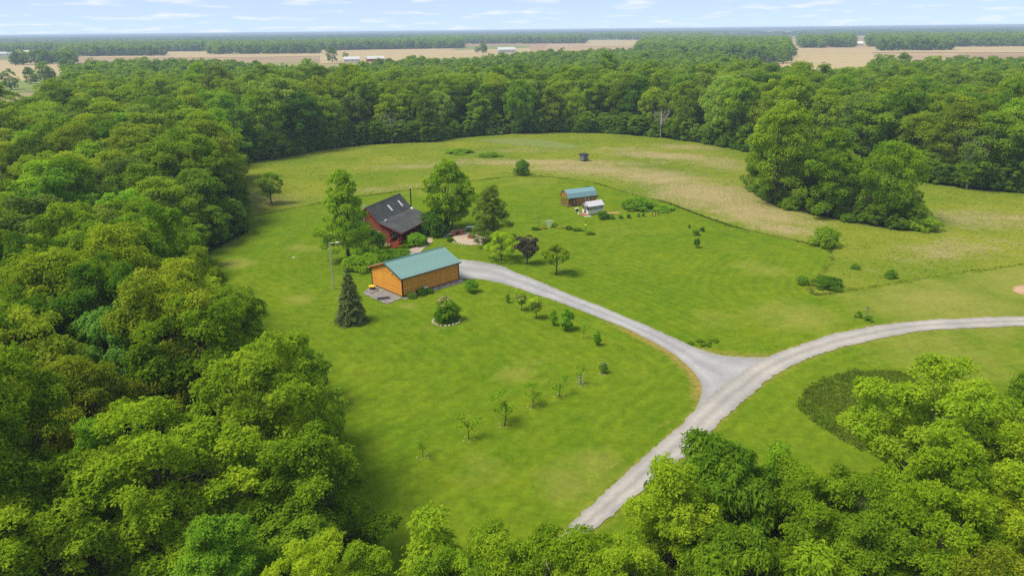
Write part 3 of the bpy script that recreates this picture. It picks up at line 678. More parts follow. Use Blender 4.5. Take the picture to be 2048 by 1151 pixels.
for (a, b) in left_pts: allp.append(("left", a, b, 13.0 + 6 * fbm(a, b, 26) + rf.uniform(-2.5, 2.5) + 3.0 * sstep(120, 190, b)))
for (a, b) in back_pts:
    allp.append(("back", a, b, (1 - .22 * sstep(330, 480, b)) * (15.5 + 8.5 * fbm(a, b, 40) + rf.uniform(-3.5, 3.0) + (rf.random() < .07) * 4)))
def px(a, b, h):      # apparent size, to choose which trees are worth single objects
    return (h * .6) / math.hypot(a, b)
eb = dist_line(np.array([p[1] for p in allp]), np.array([p[2] for p in allp]), BACK)
score = [px(p[1], p[2], p[3]) * (1.6 if (p[0] == "back" and eb[i] < 11) else 1.0) for i, p in enumerate(allp)]
order = np.argsort(score)[::-1]; N_SINGLE = 300 - len(taken) - 4
single = set(order[:N_SINGLE].tolist())
def mvar(a, b, near):
    return random.choice(['n_broad1', 'n_broad2', 'n_broad3', 'n_broad1', 'n_round']) if near else random.choice(['m_broad1', 'm_broad2', 'm_round', 'm_tall', 'm_open', 'm_wide'])
def patch_tint(a, b):
    f = fbm(a, b, 30); g_ = rf.normal(0, .13); w = rf.random()
    base = .72 + .55 * f + g_
    if w < .10: return (base * .62, base * .78, base * 1.1)
    if w < .20: return (base * 1.08, base * .95, base * 1.2)
    if w < .27: return (base * 1.05, base * 1.0, base * 3.0)
    y_ = rf.normal(0, .08); return (base * (1 + y_), base, base)
row = sorted([i for i in single if allp[i][0] == "back" and eb[i] < 10], key=lambda i: allp[i][1] / allp[i][2])
for n_, i in enumerate(row):
    _, a, b, h = allp[i]
    tree("broadleaf_tree", mvar(a, b, False), (a, b), h, ordinal(n_ + 1) + " tree from the left in the front row of the wood behind the meadow", "front row of the wood behind the meadow", rad=h * random.uniform(.30, .40), tint=patch_tint(a, b))
bands = {}
for i in single - set(row):
    zn, a, b, h = allp[i]
    if zn == "back": bands.setdefault(("back", int(eb[i] // 9) + (0 if eb[i] < 9 else 1)), []).append(i)
    else: bands.setdefault(("left", int((b - 24) // 9) + 1), []).append(i)
for (zn, kk), ids in sorted(bands.items()):
    ids.sort(key=(lambda i: allp[i][1] / allp[i][2]) if zn == "back" else (lambda i: -allp[i][1]))
    for n_, i in enumerate(ids):
        _, a, b, h = allp[i]
        if zn == "back": lb, gp = ordinal(n_ + 1) + " tree from the left in the " + ordinal(max(2, kk)) + " row of the wood behind the meadow", "inner trees of the wood behind the meadow"
        else: lb, gp = ordinal(n_ + 1) + " tree in from the lawn, " + ordinal(kk) + " row of the left wood counted from the camera", "trees of the wood on the left"
        tree("broadleaf_tree", mvar(a, b, b < 92), (a, b), h, lb, gp, rad=h * (random.uniform(.32, .42) if zn == "left" else random.uniform(.28, .38)), tint=patch_tint(a, b))

# ---- woods too many to count: one object each, trees instanced on points
def joined(key):
    cm, tm, H, R = VAR[key]; o = bpy.data.objects.new("woodland_" + key, None)
    nv, nt = len(cm.vertices), len(tm.vertices)
    v = np.empty((nv + nt, 3), np.float32); a = np.empty(nv * 3, np.float32); cm.vertices.foreach_get("co", a); v[:nv] = a.reshape(-1, 3)
    a = np.empty(nt * 3, np.float32); tm.vertices.foreach_get("co", a); v[nv:] = a.reshape(-1, 3)
    t = np.empty(nv, np.float32); cm.attributes["tint"].data.foreach_get("value", t)
    q = np.arange(nv).reshape(-1, 4); tq = np.array([tuple(p.vertices) for p in tm.polygons if len(p.vertices) == 4]) + nv
    me = np_mesh("woodland_tree_" + key, v, [q, tq], [cm.materials[0], tm.materials[0]], {"tint": np.concatenate([t, np.full(nt, .5)])}, mat_idx=[0] * len(q) + [1] * len(tq))
    return me
def make_coll(name, keys):
    c = bpy.data.collections.new(name)
    for i, k_ in enumerate(keys):
        c.objects.link(bpy.data.objects.new("%s_%02d" % (name, i), joined(k_)))
    return c
C_MID = make_coll("mid_tree_source", ['m_broad1', 'm_broad2', 'm_round', 'm_tall', 'm_wide'])
C_FAR = make_coll("far_tree_source", ['f_0', 'f_1', 'f_2', 'f_3', 'f_4'])
C_SHR = make_coll("shrub_source", ['s_wide', 's_low', 's_round'])
def scatter_group(coll):
    g = bpy.data.node_groups.new("scatter_" + coll.name, 'GeometryNodeTree')
    g.interface.new_socket("Geometry", in_out='INPUT', socket_type='NodeSocketGeometry'); g.interface.new_socket("Geometry", in_out='OUTPUT', socket_type='NodeSocketGeometry')
    N = g.nodes.new; L = g.links.new
    i, o = N('NodeGroupInput'), N('NodeGroupOutput'); mp = N('GeometryNodeMeshToPoints'); ip = N('GeometryNodeInstanceOnPoints'); ci = N('GeometryNodeCollectionInfo')
    ci.inputs['Collection'].default_value = coll; ci.inputs['Separate Children'].default_value = True; ci.inputs['Reset Children'].default_value = True
    def na(name, typ):
        n = N('GeometryNodeInputNamedAttribute'); n.data_type = typ; n.inputs[0].default_value = name; return n.outputs['Attribute']
    ip.inputs['Pick Instance'].default_value = True
    rot = N('ShaderNodeCombineXYZ'); L(na('rz', 'FLOAT'), rot.inputs[2])
    scl = N('ShaderNodeCombineXYZ'); s1 = na('sr', 'FLOAT'); L(s1, scl.inputs[0]); L(s1, scl.inputs[1]); L(na('sz', 'FLOAT'), scl.inputs[2])
    L(i.outputs[0], mp.inputs[0]); L(mp.outputs[0], ip.inputs['Points']); L(ci.outputs[0], ip.inputs['Instance'])
    fi = N('FunctionNodeFloatToInt'); L(na('vi', 'FLOAT'), fi.inputs[0]); L(fi.outputs[0], ip.inputs['Instance Index'])
    L(rot.outputs[0], ip.inputs['Rotation']); L(scl.outputs[0], ip.inputs['Scale']); L(ip.outputs[0], o.inputs[0])
    return g
GRP = {c.name: scatter_group(c) for c in (C_MID, C_FAR, C_SHR)}
def scatter(name, pts, h, coll, nvar, H0, label, cat, seed=1, rad=.36, R0=5.8, tint=(1, 1, 1), z=0.0):
    r = np.random.default_rng(seed); n = len(pts); pts = np.asarray(pts, float); h = np.broadcast_to(h, (n,))
    me = bpy.data.meshes.new(name); me.vertices.add(n)
    me.vertices.foreach_set("co", np.concatenate([pts, np.full((n, 1), z)], 1).astype(np.float32).ravel())
    sz = h / H0; sr = h * rad * r.uniform(.85, 1.15, n) / R0
    for k_, v_ in dict(rz=r.uniform(0, 6.28, n), sz=sz, sr=sr, vi=r.integers(0, nvar, n)).items():
        a = me.attributes.new(k_, 'FLOAT', 'POINT'); a.data.foreach_set("value", np.asarray(v_, np.float32))
    o = link(name, me); md = o.modifiers.new("scatter", 'NODES'); md.node_group = GRP[coll.name]; o.color = (*tint, 1)
    return tag(o, label, cat, kind="stuff")
rest = [allp[i] for i in range(len(allp)) if i not in single]
nr = [p for p in rest if p[2] < 400]; fr = [p for p in rest if p[2] >= 400]
scatter("woodland", [(p[1], p[2]) for p in nr], np.array([p[3] for p in nr]), C_MID, 5, 18, "deep wood of mixed green trees stretching away behind the meadow", "woodland", 2)
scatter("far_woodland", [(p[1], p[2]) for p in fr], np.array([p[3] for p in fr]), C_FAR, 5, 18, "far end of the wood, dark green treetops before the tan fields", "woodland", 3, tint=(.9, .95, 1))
# undergrowth along the wood edges
up = []
for line, s_, dens in ((BACK, 1, .9), (LEFT_EDGE, -1, .8), (CLUMP + [CLUMP[0]], 1, .45)):
    e_ = resample(line, 1.3); t_ = np.gradient(e_, axis=0); nn = np.stack([-t_[:, 1], t_[:, 0]], 1); nn /= np.hypot(*nn.T)[:, None]
    sgn = 1
    tst = e_ + nn * 2
    pol = {id(BACK): BACK_WOOD, id(LEFT_EDGE): LEFT_WOOD}.get(id(line), CLUMP)
    if in_poly(tst[:, 0], tst[:, 1], pol).mean() < .5: sgn = -1
    for off in ((.6, 2.5) if line is not LEFT_EDGE else (2.2, 4.5)):
        up.append((e_ + sgn * nn * (off + rf.uniform(-.7, .7, len(e_)))[:, None])[rf.random(len(e_)) < dens * .8])
up = np.concatenate(up); up = up[(up[:, 1] > 40) & ~((up[:, 0] > -14) & (up[:, 1] < 46))]
up_sh = rf.random(len(up)) < .35
scatter("undergrowth", up[up_sh], rf.uniform(1.4, 3.4, up_sh.sum()), C_SHR, 1, 5.0, "dark leafy undergrowth along the edges of the woods", "undergrowth", 4, rad=.8, R0=4.0, tint=(.80, .90, .95))
scatter("young_growth", up[~up_sh], rf.uniform(3.5, 9.0, (~up_sh).sum()) * np.where(in_poly(up[~up_sh][:, 0], up[~up_sh][:, 1], [(55, 130), (110, 130), (110, 220), (55, 220)]), .6, 1), C_MID, 5, 18, "young trees and saplings crowding the edges of the woods", "undergrowth", 8, rad=.42, tint=(.85, .93, .95))

for q, (x_, y_, h_, lb_) in enumerate([(58.5, 277.5, 13, "bare grey dead tree at the wood edge behind the meadow, right of centre"), (118.5, 180.5, 15, "bare pale trunk at the wood edge on the far right of the meadow"), (-45, 271, 11, "bare grey dead tree at the wood edge behind the log house")]):
    r_ = np.random.default_rng(60 + q); cs_ = np.stack([r_.normal(0, 2.2, 26), r_.normal(0, 2.2, 26), r_.uniform(h_ * .45, h_, 26)], 1)
    t_ = thing("dead_tree", lb_, "tree", (x_, y_, 0)); trunk_mb(r_, h_, .26, cs_, 26).build("trunk", M['polewood'], t_, smooth=True)
    tw = MB()
    for c_ in cs_:
        for _ in range(3): tw.tube([c_, c_ + r_.normal(0, .7, 3) + np.array([0, 0, .5])], [.03, .008], 3, False)
    tw.build("twigs", M['polewood'], t_)

# ------------------------------------------------------------------ lone trees and shrubs about the house
def conifer(key, seed, H, R, zb, levels, per_level, needles, leaf, mat, droop, rag, aspect=.3, trunk=.14, top=.0):
    r = np.random.default_rng(seed); vs = []; ts = []; tips = []
    for i in range(levels):
        u = (i + r.uniform(-.3, .3)) / levels; u = min(max(u, 0), .985); z = zb + (H - zb) * u
        RR = R * ((1 - u) ** .85 + .04) * (1 if u > .06 else .8)
        nb = max(4, int(per_level * (1 - u) ** .5)); a0 = r.uniform(0, 6.28)
        for j in range(nb):
            th = a0 + 6.283 * j / nb + r.normal(0, .15); L = RR * r.uniform(1 - rag, 1.06); n = max(5, int(needles * (L / R + .15)))
            s = r.random(n) ** .6; zz_ = z + L * (top * s - droop * s ** 1.5) ; lat = r.normal(0, .11 + .05 * L, n) * (1 - .3 * s)
            p = np.stack([np.cos(th) * L * s - np.sin(th) * lat, np.sin(th) * L * s + np.cos(th) * lat, zz_ + r.normal(0, .06 + .02 * L, n)], 1)
            a = np.stack([np.cos(th + r.normal(0, .5, n)), np.sin(th + r.normal(0, .5, n)), r.normal(top - droop, .25, n)], 1); a /= np.linalg.norm(a, axis=1)[:, None]
            nn = np.stack([r.normal(0, .4, n), r.normal(0, .4, n), np.ones(n)], 1); b = np.cross(nn, a); b /= np.linalg.norm(b, axis=1)[:, None]
            l = leaf * r.uniform(.6, 1.3, n)[:, None]; v = np.empty((n, 4, 3))
            v[:, 0] = p - a * l * .5; v[:, 1] = p + b * l * aspect * .5; v[:, 2] = p + a * l * .5; v[:, 3] = p - b * l * aspect * .5
            vs.append(np.maximum(v.reshape(-1, 3), [-99, -99, .04])); ts.append(np.repeat(np.clip(r.normal(.5, .16) + r.normal(0, .12, n), 0, 1), 4))
            if j % 2 == 0 and i % 2 == 0: tips.append((z, th, L, droop))
    v = np.concatenate(vs); me = np_mesh("crown_" + key, v, [np.arange(len(v)).reshape(-1, 4)], M[mat], {"tint": np.concatenate(ts)})
    m = MB(); m.tube([(0, 0, 0), (0, 0, H * .5), (0, 0, H * .97)], [trunk, trunk * .6, .02], 7)
    for (z, th, L, d) in tips: m.tube([(0, 0, z), (math.cos(th) * L * .8, math.sin(th) * L * .8, z + L * .8 * (top - d * .7))], [.035, .01], 4, False)
    VAR[key] = (me, m.mesh("trunk_" + key, BARK_M, True), H, R)
conifer('spruce', 201, 8.4, 2.5, .15, 26, 19, 90, .27, 'needle_spruce', .40, .20)
variant('pine', 202, 12.0, 4.6, .9, 95, .85, .52, 170, 'cone', 'needle_pine', nl=40, lobes=.3, droop=-.1, aspect=.16, trunk=.18, flat=.6)
variant('ash_lone', 203, 17.3, 5.6, 2.4, 125, 1.0, .36, 240, 'cone', nl=40, lobes=.38, droop=.2, aspect=.42, trunk=.30)
variant('grove_lone', 204, 15.1, 5.2, 2.6, 140, .95, .34, 230, 'tall', nl=36, lobes=.22, trunk=.22)
variant('apple', 205, 5.3, 3.7, 1.5, 46, .62, .30, 150, 'mound', nl=20, droop=.2, aspect=.35, trunk=.15)
variant('plum', 206, 5.1, 2.9, 1.5, 40, .55, .24, 120, 'vase', 'leaf_plum', nl=24, trunk=.12)
variant('maple', 207, 5.3, 2.1, 1.6, 40, .52, .24, 150, 'round', nl=14, trunk=.12)
variant('sapling', 208, 4.0, 1.35, 1.5, 16, .36, .24, 40, 'round', nl=10, droop=.3, aspect=.36, trunk=.045)
variant('sapling_thin', 209, 3.0, .9, 1.4, 8, .3, .22, 26, 'round', nl=6, droop=.3, aspect=.36, trunk=.035)
variant('upright', 210, 3.2, .62, .35, 22, .30, .20, 70, 'tall', nl=4, trunk=.035)
variant('lilac', 211, 2.8, 1.1, .9, 26, .32, .20, 80, 'vase', nl=12, trunk=.05)
variant('hedge', 212, 2.3, 1.9, .05, 70, .42, .16, 190, 'mound', nl=2, trunk=.05, lobes=.03, updir=.3)
variant('tuft_plant', 213, .9, .7, .0, 16, .22, .16, 40, 'mound', nl=0, trunk=.02)
variant('blossom_top', 214, 1.6, 1.2, .2, 30, .26, .17, 60, 'mound', 'petal', nl=0, trunk=.02)
variant('bed_flower', 215, .6, .7, .0, 14, .2, .14, 40, 'mound', 'petal', nl=0, trunk=.02)

tree("ash_tree", 'ash_lone', (-30.2, 125.3), 17.3, "tall ragged leafy tree beside the left wall of the log house", rad=5.4, tint=(1.15, 1.22, 1.15), rz=.6)
g_ = tree("grove_tree", 'grove_lone', (-13.3, 145.8), 15.2, "tall airy tree with several trunks behind the log house", rad=5.4, tint=(1.2, 1.22, 1.0), rz=1.0)
for (dx, dy) in ((-1.2, .6), (1.3, .9), (.5, -1.3)):
    MB().tube([(dx * .3, dy * .3, 0), (dx, dy, 4.5), (dx * 1.5, dy * 1.5, 9)], [.16, .12, .04], 6).build("stem", M['bark'], g_)
tree("pine_tree", 'pine', (-3.8, 134.1), 12.2, "soft feathery pine standing by the fire pit patio", rad=4.6, tint=(1.35, 1.3, 1.1), rz=.3)
tree("spruce_tree", 'spruce', (-23.6, 95.6), 8.6, "dark conical spruce on the lawn in front of the patio slab", rad=2.75, rz=.2)
tree("apple_tree", 'apple', (-1.9, 124.3), 5.4, "low spreading bright green tree beside the driveway bend", rad=3.7, tint=(1.38, 1.38, 1.15), rz=.3)
tree("plum_tree", 'plum', (2.8, 121.8), 5.1, "small purple leaved tree between two green trees by the drive", rad=2.9, rz=1.4)
tree("maple_tree", 'maple', (7.7, 115.8), 5.3, "small round headed tree on the lawn, right of the purple one", rad=2.2, tint=(1.09, 1.06, 1.03), rz=.1)
tree("meadow_tree", 'm_open', (-59.3, 171.7), 7.8, "small lone tree in the meadow near the tip of the left wood", rad=3.2, tint=(1.09, 1.13, 1.03), rz=2.0)
lb_ = tree("leaning_bush", 's_wide', (3.2, 206.0), 4.4, "dark lopsided bush on the mown edge at the back of the lawn", cat="bush", rad=2.4, tint=(0.81, 0.97, 1.22), rz=.8)
c2 = link("crown", VAR['s_round'][0], lb_, (-1.6, -.9, 0), .5, (1.5, 1.5, .95)); c2.color = (.55, .68, .9, 1)
tree("meadow_bush", 's_wide', (60.8, 131.2), 3.7, "wide topped green bush at the corner where lawn meets meadow", cat="bush", rad=2.7, tint=(0.92, 1.01, 1.03), rz=.4)
tree("thicket_bush", 's_wide', (51.6, 108.0), 1.8, "dark low bush in the rough corner below the wide topped bush", cat="bush", rad=2.3, tint=(0.78, 0.94, 1.22), rz=2.4)
tree("thicket_bush", 's_low', (48.0, 109.6), 1.4, "small dark bush touching the left side of the dark low bush", cat="bush", rad=1.1, tint=(0.78, 0.94, 1.22))
tree("thicket_bush", 's_low', (60.3, 117.3), .9, "small dark bush in the rough grass above the dark low bush", cat="bush", rad=0.9, tint=(0.78, 0.97, 1.22))
tree("thicket_bush", 's_low', (64.0, 112.3), 1.4, "small bush near the mown line, farthest toward the right", cat="bush", rad=1.1, tint=(0.88, 1.05, 1.22))
tree("weed_bush", 's_wide', (-18.0, 247), 1.3, "low darker green thicket out in the back meadow, wider one", cat="bush", rad=5.0, tint=(1.01, 1.15, 1.22))
tree("weed_bush", 's_wide', (-7.0, 239), 1.0, "low darker green thicket out in the back meadow, flatter one", cat="bush", rad=4.0, tint=(0.90, 1.01, 1.03))
tree("elder_bush", 's_wide', (85.8, 142.2), 3.2, "bush with pale blossom at the right foot of the meadow island", cat="bush", rad=3.4, tint=(1.03, 1.09, 1.03))
# shrubs against the house and garage
tree("yew_bush", 's_wide', (-16.2, 142.4), 5.2, "big dark evergreen bush at the right corner of the log house", cat="bush", rad=3.4, tint=(0.49, 0.68, 1.15), rz=1.0)
tree("boxwood_hedge", 'hedge', (-19.0, 134.9), 2.4, "clipped rounded hedge in front of the porch railing", cat="hedge", rad=2.3, tint=(0.89, 1.13, 1.08), rz=1.2)
tree("lilac_bush", 's_wide', (-27.2, 131.0), 4.4, "blue green bush beside the porch steps and left log wall", cat="bush", rad=2.9, tint=(0.71, 0.94, 1.44), rz=.5)
for q, (x_, y_, h_, r_, t_) in enumerate([(-28.2, 120.2, 2.6, 2.4, "leftmost"), (-25.6, 119.6, 3.0, 2.6, "second"), (-23.2, 122.4, 2.8, 2.6, "third"), (-20.6, 124.4, 2.4, 2.4, "fourth")]):
    tree("garden_shrub", 's_wide', (x_, y_), h_, t_ + (" green shrub" if q == 0 else " green shrub from the left") + " in the bank of shrubs behind the garage", "shrubs behind the garage", "shrub", rad=r_, tint=(1.09, 1.21, 1.15), rz=q * 1.7)
fl = tree("flowering_shrub", 's_round', (-9.7, 95.6), 3.5, "green shrub with pale yellow top inside a ring of stones", cat="shrub", rad=1.75, tint=(0.98, 1.13, 1.03), rz=.4)
c2 = link("blossom", VAR['blossom_top'][0], fl, (-.1, 0, 2.0), 0, (.95, .95, .8)); c2.color = (1, 1, 1, 1)
c2 = link("foliage", VAR['s_low'][0], fl, (0, 0, 0), 1.0, (.85, .85, .62)); c2.color = (.65, .85, .9, 1)
st_r = np.random.default_rng(31)
def rock_mesh(seed, s=.22):
    r = np.random.default_rng(seed); m = MB()
    p = [(math.cos(t) * s * r.uniform(.8, 1.2), math.sin(t) * s * r.uniform(.7, 1.1), z) for z in (0, s * .55) for t in np.arange(6) * math.pi / 3]
    p2 = [(x_ * .55, y_ * .55, s * .95) for x_, y_, z in p[6:]]
    m.v = p + p2; m.f = [(i, (i + 1) % 6, 6 + (i + 1) % 6, 6 + i) for i in range(6)] + [(6 + i, 6 + (i + 1) % 6, 12 + (i + 1) % 6, 12 + i) for i in range(6)] + [tuple(range(12, 18))]
    return m.mesh("rock", M['stone'])
ROCKS = [rock_mesh(i) for i in range(5)]
ring = thing("stone_ring", "ring of pale stones round the yellow topped shrub", "stone ring", (-9.7, 95.4, 0))
for q in range(20):
    t = 6.283 * q / 20
    if 1.2 < t < 2.2: continue
    link("stone", ROCKS[q % 5], ring, (1.95 * math.cos(t), 1.75 * math.sin(t), 0), t * 3, (1, 1, .8))
tree("lawn_shrub", 's_round', (-6.6, 107.7), 2.0, "round dark green shrub on the lawn between garage and driveway", cat="shrub", rad=1.15, tint=(0.84, 1.11, 1.22))
# line of young trees beside the drive
G = "line of young trees beside the drive"
tree("young_tree", 'upright', (-.7, 102.6), 1.7, "thinnest first sapling of the line beside the drive, nearest the garage", G, rad=.35, tint=(0.92, 1.03, 1.03))
for (loc_, h_, r_, lb_) in [((1.4, 99.4), 2.9, 1.15, "pale yellow green bushy young tree, second of the line beside the drive"), ((3.5, 96.2), 3.1, 1.35, "larger pale yellow green young tree, third of the line beside the drive")]:
    t_ = tree("young_tree", 'lilac', loc_, h_, lb_, G, rad=r_, tint=(1.55, 1.44, 1.72)); c2 = link("blossom", VAR['blossom_top'][0], t_, (0, 0, 1.75), 0, (.75, .75, .55)); c2.color = (.8, .85, .75, 1)
tree("young_tree", 'upright', (5.9, 93.5), 2.6, "narrow dark column tree, fourth of the line beside the drive", G, rad=.55, tint=(0.89, 1.15, 1.22))
tree("young_tree", 'upright', (7.7, 91.7), 3.4, "tallest dark column tree, fifth of the line beside the drive", G, rad=.95, tint=(0.89, 1.15, 1.22))
tree("young_tree", 'sapling_thin', (9.8, 88.7), 2.6, "thin light green sapling, sixth of the line beside the drive", G, rad=.75, tint=(0.98, 1.15, 1.03))
tree("young_tree", 'upright', (11.4, 86.5), 2.1, "short dark sapling, last of the line beside the drive", G, rad=.5, tint=(0.81, 1.08, 1.22))
# row of planted saplings across the lower lawn
G = "planted saplings across the lower lawn"
names = ["caged low sapling nearest the drive", "caged sapling with a tuft above its cage, near the drive", "third sapling from the drive in the row across the lower lawn", "fourth sapling from the drive, flat topped, in the lower lawn row", "fullest sapling in the middle of the lower lawn", "thin drooping sapling next to the fullest one, toward the wood", "smallest sapling of the lower lawn row, nearest the wood"]
for q, ((x_, y_), key, h_, r_) in enumerate(zip(SAPLINGS, ['upright', 'sapling_thin', 'sapling_thin', 'sapling', 'sapling', 'sapling_thin', 'sapling_thin'], [1.5, 2.6, 2.7, 3.0, 4.1, 3.2, 2.1], [.5, .6, 1.15, 1.35, 1.85, 1.3, .8])):
    t_ = tree("sapling", key, (x_, y_), h_, names[q], G, rad=r_, tint=(.88, 1.02, .8), rz=q)
    sg = thing("stone_group", "few pale stones under the " + names[q].split(",")[0].split(" in the ")[0], "stones", (x_, y_, 0), q)
    for j in range(4): link("stone", ROCKS[j], sg, (.6 * math.cos(j * 1.3 + 3.6), .6 * math.sin(j * 1.3 + 3.6), 0), j, (.4, .4, .35))
    if q < 2:
        cg = thing("tree_guard", ("wire cage round the low sapling nearest the drive", "wire cage round the sapling with a tuft above it")[q], "tree guard", (x_, y_, 0))
        for j in range(4): MB().tube([(.38 * math.cos(j * 1.571), .38 * math.sin(j * 1.571), 0), (.38 * math.cos(j * 1.571), .38 * math.sin(j * 1.571), 1.35)], [.03, .03], 5).build("stake", M['greywood'], cg)
        for zz_ in (.35, .8, 1.25):
            m = MB(); m.tube([(.39 * math.cos(t), .39 * math.sin(t), zz_) for t in np.linspace(0, 6.283, 13)], [.012] * 13, 4, False).build("hoop", M['galv'], cg)
# shrubs round shed, greenhouse and kitchen garden
tree("garden_shrub", 's_round', (20.3, 153.6), 1.9, "dark round bush just in front of the greenhouse's right corner", cat="shrub", rad=1.3, tint=(0.68, 0.92, 1.22))
tree("garden_shrub", 's_low', (22.3, 153.8), 1.1, "low dark bush right of the round bush by the greenhouse", cat="shrub", rad=1.0, tint=(0.74, 0.97, 1.22))
tree("garden_shrub", 's_wide', (19.4, 176.5), 2.6, "dark shrub peeping over the roof of the barn shed", cat="shrub", rad=2.4, tint=(0.68, 0.89, 1.22))
tree("weed_mound", 's_wide', (30.2, 163.4), 2.5, "high grassy weed mound right of the greenhouse", cat="weed mound", rad=4.4, tint=(0.84, 1.03, 1.08))
tree("weed_mound", 's_low', (35.4, 161.6), .9, "low trailing tail of weeds beside the high grassy mound", cat="weed mound", rad=3.2, tint=(0.94, 1.15, 1.08))
for q, (x_, y_, h_, r_, lb_) in enumerate([(37.9, 139.7, 1.1, .75, "middle and widest of the four small dark shrubs on the right lawn"), (39.9, 142.4, .9, .55, "small dark shrub behind the widest one on the right lawn"), (35.8, 130.8, 1.9, .6, "upright dark shrub alone in front of the others on the right lawn"), (37.9, 145.3, .7, .3, "tiniest dark shrub farthest back on the right lawn")]):
    tree("lawn_shrub", 's_round', (x_, y_), h_, lb_, "small dark shrubs on the right lawn", "shrub", rad=r_, tint=(0.57, 0.78, 1.22))
for q, (x_, y_, h_, r_) in enumerate([(26.4, 154.2, 1.0, .5), (24.6, 153.9, .8, .5), (28.8, 155.0, .9, .3), (29.9, 155.4, 1.1, .35)]):
    tree("garden_plant", 'upright', (x_, y_), h_, "small upright plant in the kitchen garden strip beside the greenhouse", "plants in the kitchen garden", "plant", rad=r_, tint=(0.68, 0.92, 1.08))
for q in range(3):
    st = thing("garden_stake", ("left", "middle", "right")[q] + " of three dark stakes below the weed mound", "stake", (32.0 + q * .75, 155.5 + q * .35, 0), .4)
    MB().box(-.07, .07, -.07, .07, 0, 1.0).build("post", M['brownwood'], st); MB().hexa([(-.09, -.09, 1.0), (.09, -.09, 1.0), (.09, .09, 1.0), (-.09, .09, 1.0), (-.02, -.02, 1.12), (.02, -.02, 1.12), (.02, .02, 1.12), (-.02, .02, 1.12)]).build("cap", M['black'], st)
# flower bed with fan trellis and poles on the back lawn
G = "low plants of the flower bed on the back lawn"
for q, (x_, y_, key, r_, h_, t_, lb_) in enumerate([(5.2, 145.2, 'tuft_plant', 1.2, .5, (.7, .8, .8), "dark clump at the left tip of the flower bed below the thin pole"), (6.8, 146.2, 'bed_flower', .9, .5, (1.1, 1.0, .25), "yellow flowers at the foot of the thin dark pole"), (9.4, 147.2, 'tuft_plant', .9, .8, (.8, .9, .8), "green clump just right of the white fan trellis"), (10.4, 146.2, 'bed_flower', .9, .5, (1.0, 1.0, .4), "yellow flowers right of the white fan trellis"),
                                                (12.0, 146.4, 'bed_flower', .8, .5, (.9, 1.0, .4), "second yellow flower clump right of the fan trellis"), (12.2, 144.9, 'tuft_plant', .9, .8, (.55, .7, .8), "dark leafy plant in the middle of the flower bed"), (14.0, 144.0, 'tuft_plant', 1.4, .4, (.6, .75, .8), "flat dark patch between leafy plant and the post with the lime ball"), (16.6, 141.3, 'tuft_plant', 1.3, .45, (.7, .8, .8), "low clump at the foot of the post with the lime ball")]):
    tree("bed_plant", key, (x_, y_), h_, lb_, G, "plant", rad=r_, tint=t_)
tr = thing("fan_trellis", "white fan shaped garden trellis in the flower bed", "trellis", (8.1, 146.8, 0), .1)
for q in range(7):
    a = (q - 3) * .13; MB().tube([(a * .35, 0, 0), (a * 1.1, 0, .8), (a * 2.6, 0, 1.75 - abs(q - 3) * .04)], [.035, .035, .03], 5).build("rib", M['white'], tr)
for zz_, w_ in ((.75, .34), (1.15, .62), (1.45, .86)): MB().box(-w_, w_, -.06, -.03, zz_, zz_ + .07).build("crossbar", M['white'], tr)
p_ = thing("garden_pole", "thin dark pole above yellow flowers, left of the white trellis", "pole", (5.9, 146.5, 0)); MB().tube([(0, 0, 0), (0, 0, 2.5)], [.06, .05], 6).build("shaft", M['brownwood'], p_); MB().tube([(0, 0, 2.5), (0, 0, 2.6)], [.08, .03], 6).build("finial", M['black'], p_)
p_ = thing("garden_pole", "green post with a bright lime ball halfway up, back lawn", "pole", (15.5, 142.3, 0)); MB().tube([(0, 0, 0), (0, 0, 2.6)], [.055, .05], 6).build("shaft", M['green_stake'], p_)
m = MB(); m.tube([(0, 0, 1.5), (0, 0, 1.56), (0, 0, 1.68), (0, 0, 1.80), (0, 0, 1.86)], [.06, .15, .19, .15, .06], 10); m.build("ball", M['lime'], p_, smooth=True)
# roadside bits
p_ = thing("marker_post", "little wooden marker post with a bird box by the road on the right", "post", (51.9, 95.4, 0), .4); MB().box(-.05, .05, -.05, .05, 0, 1.25).build("post", M['greywood'], p_)
bx = MB().box(-.12, .12, -.14, .10, 1.25, 1.5).build("box", M['greywood'], p_); MB().prism([(-.2, 1.5), (.16, 1.5), (-.02, 1.64)], 'x', -.17, .17).build("lid", M['brownwood'], bx)
tree("roadside_plant", 'tuft_plant', (50.6, 95.2), .9, "dark tufted plant just left of the marker post", cat="plant", rad=.6, tint=(0.68, 0.92, 1.08))
tree("roadside_plant", 'tuft_plant', (51.5, 93.9), .6, "dark mat plant below the marker post", cat="plant", rad=.8, tint=(0.54, 0.81, 1.08))
for q in range(9):
    t = q * 2.4; rr_ = .3 + 1.5 * (q % 5) / 5
    tree("bed_plant", 'tuft_plant', (26.0 + rr_ * 1.35 * math.cos(t), 86.8 + rr_ * math.sin(t), 0), .22 + .12 * (q % 3), "small plant in the round bed beside the road fork", "plants of the round bed by the fork", "plant", rad=.55, tint=(.85 + .05 * (q % 4), .95, .7))
dm = MB(); rr = np.random.default_rng(9); n_ = 14
rings = [(3.0, 0), (2.3, .35), (1.4, .7), (.6, .88)]
for (ra, z_) in rings: dm.v += [(ra * math.cos(6.283 * i / n_) * rr.uniform(.85, 1.15), .8 * ra * math.sin(6.283 * i / n_) * rr.uniform(.85, 1.15), z_ * rr.uniform(.9, 1.1)) for i in range(n_)]
dm.f = [(j * n_ + i, j * n_ + (i + 1) % n_, (j + 1) * n_ + (i + 1) % n_, (j + 1) * n_ + i) for j in range(3) for i in range(n_)] + [tuple(range(3 * n_, 4 * n_))]
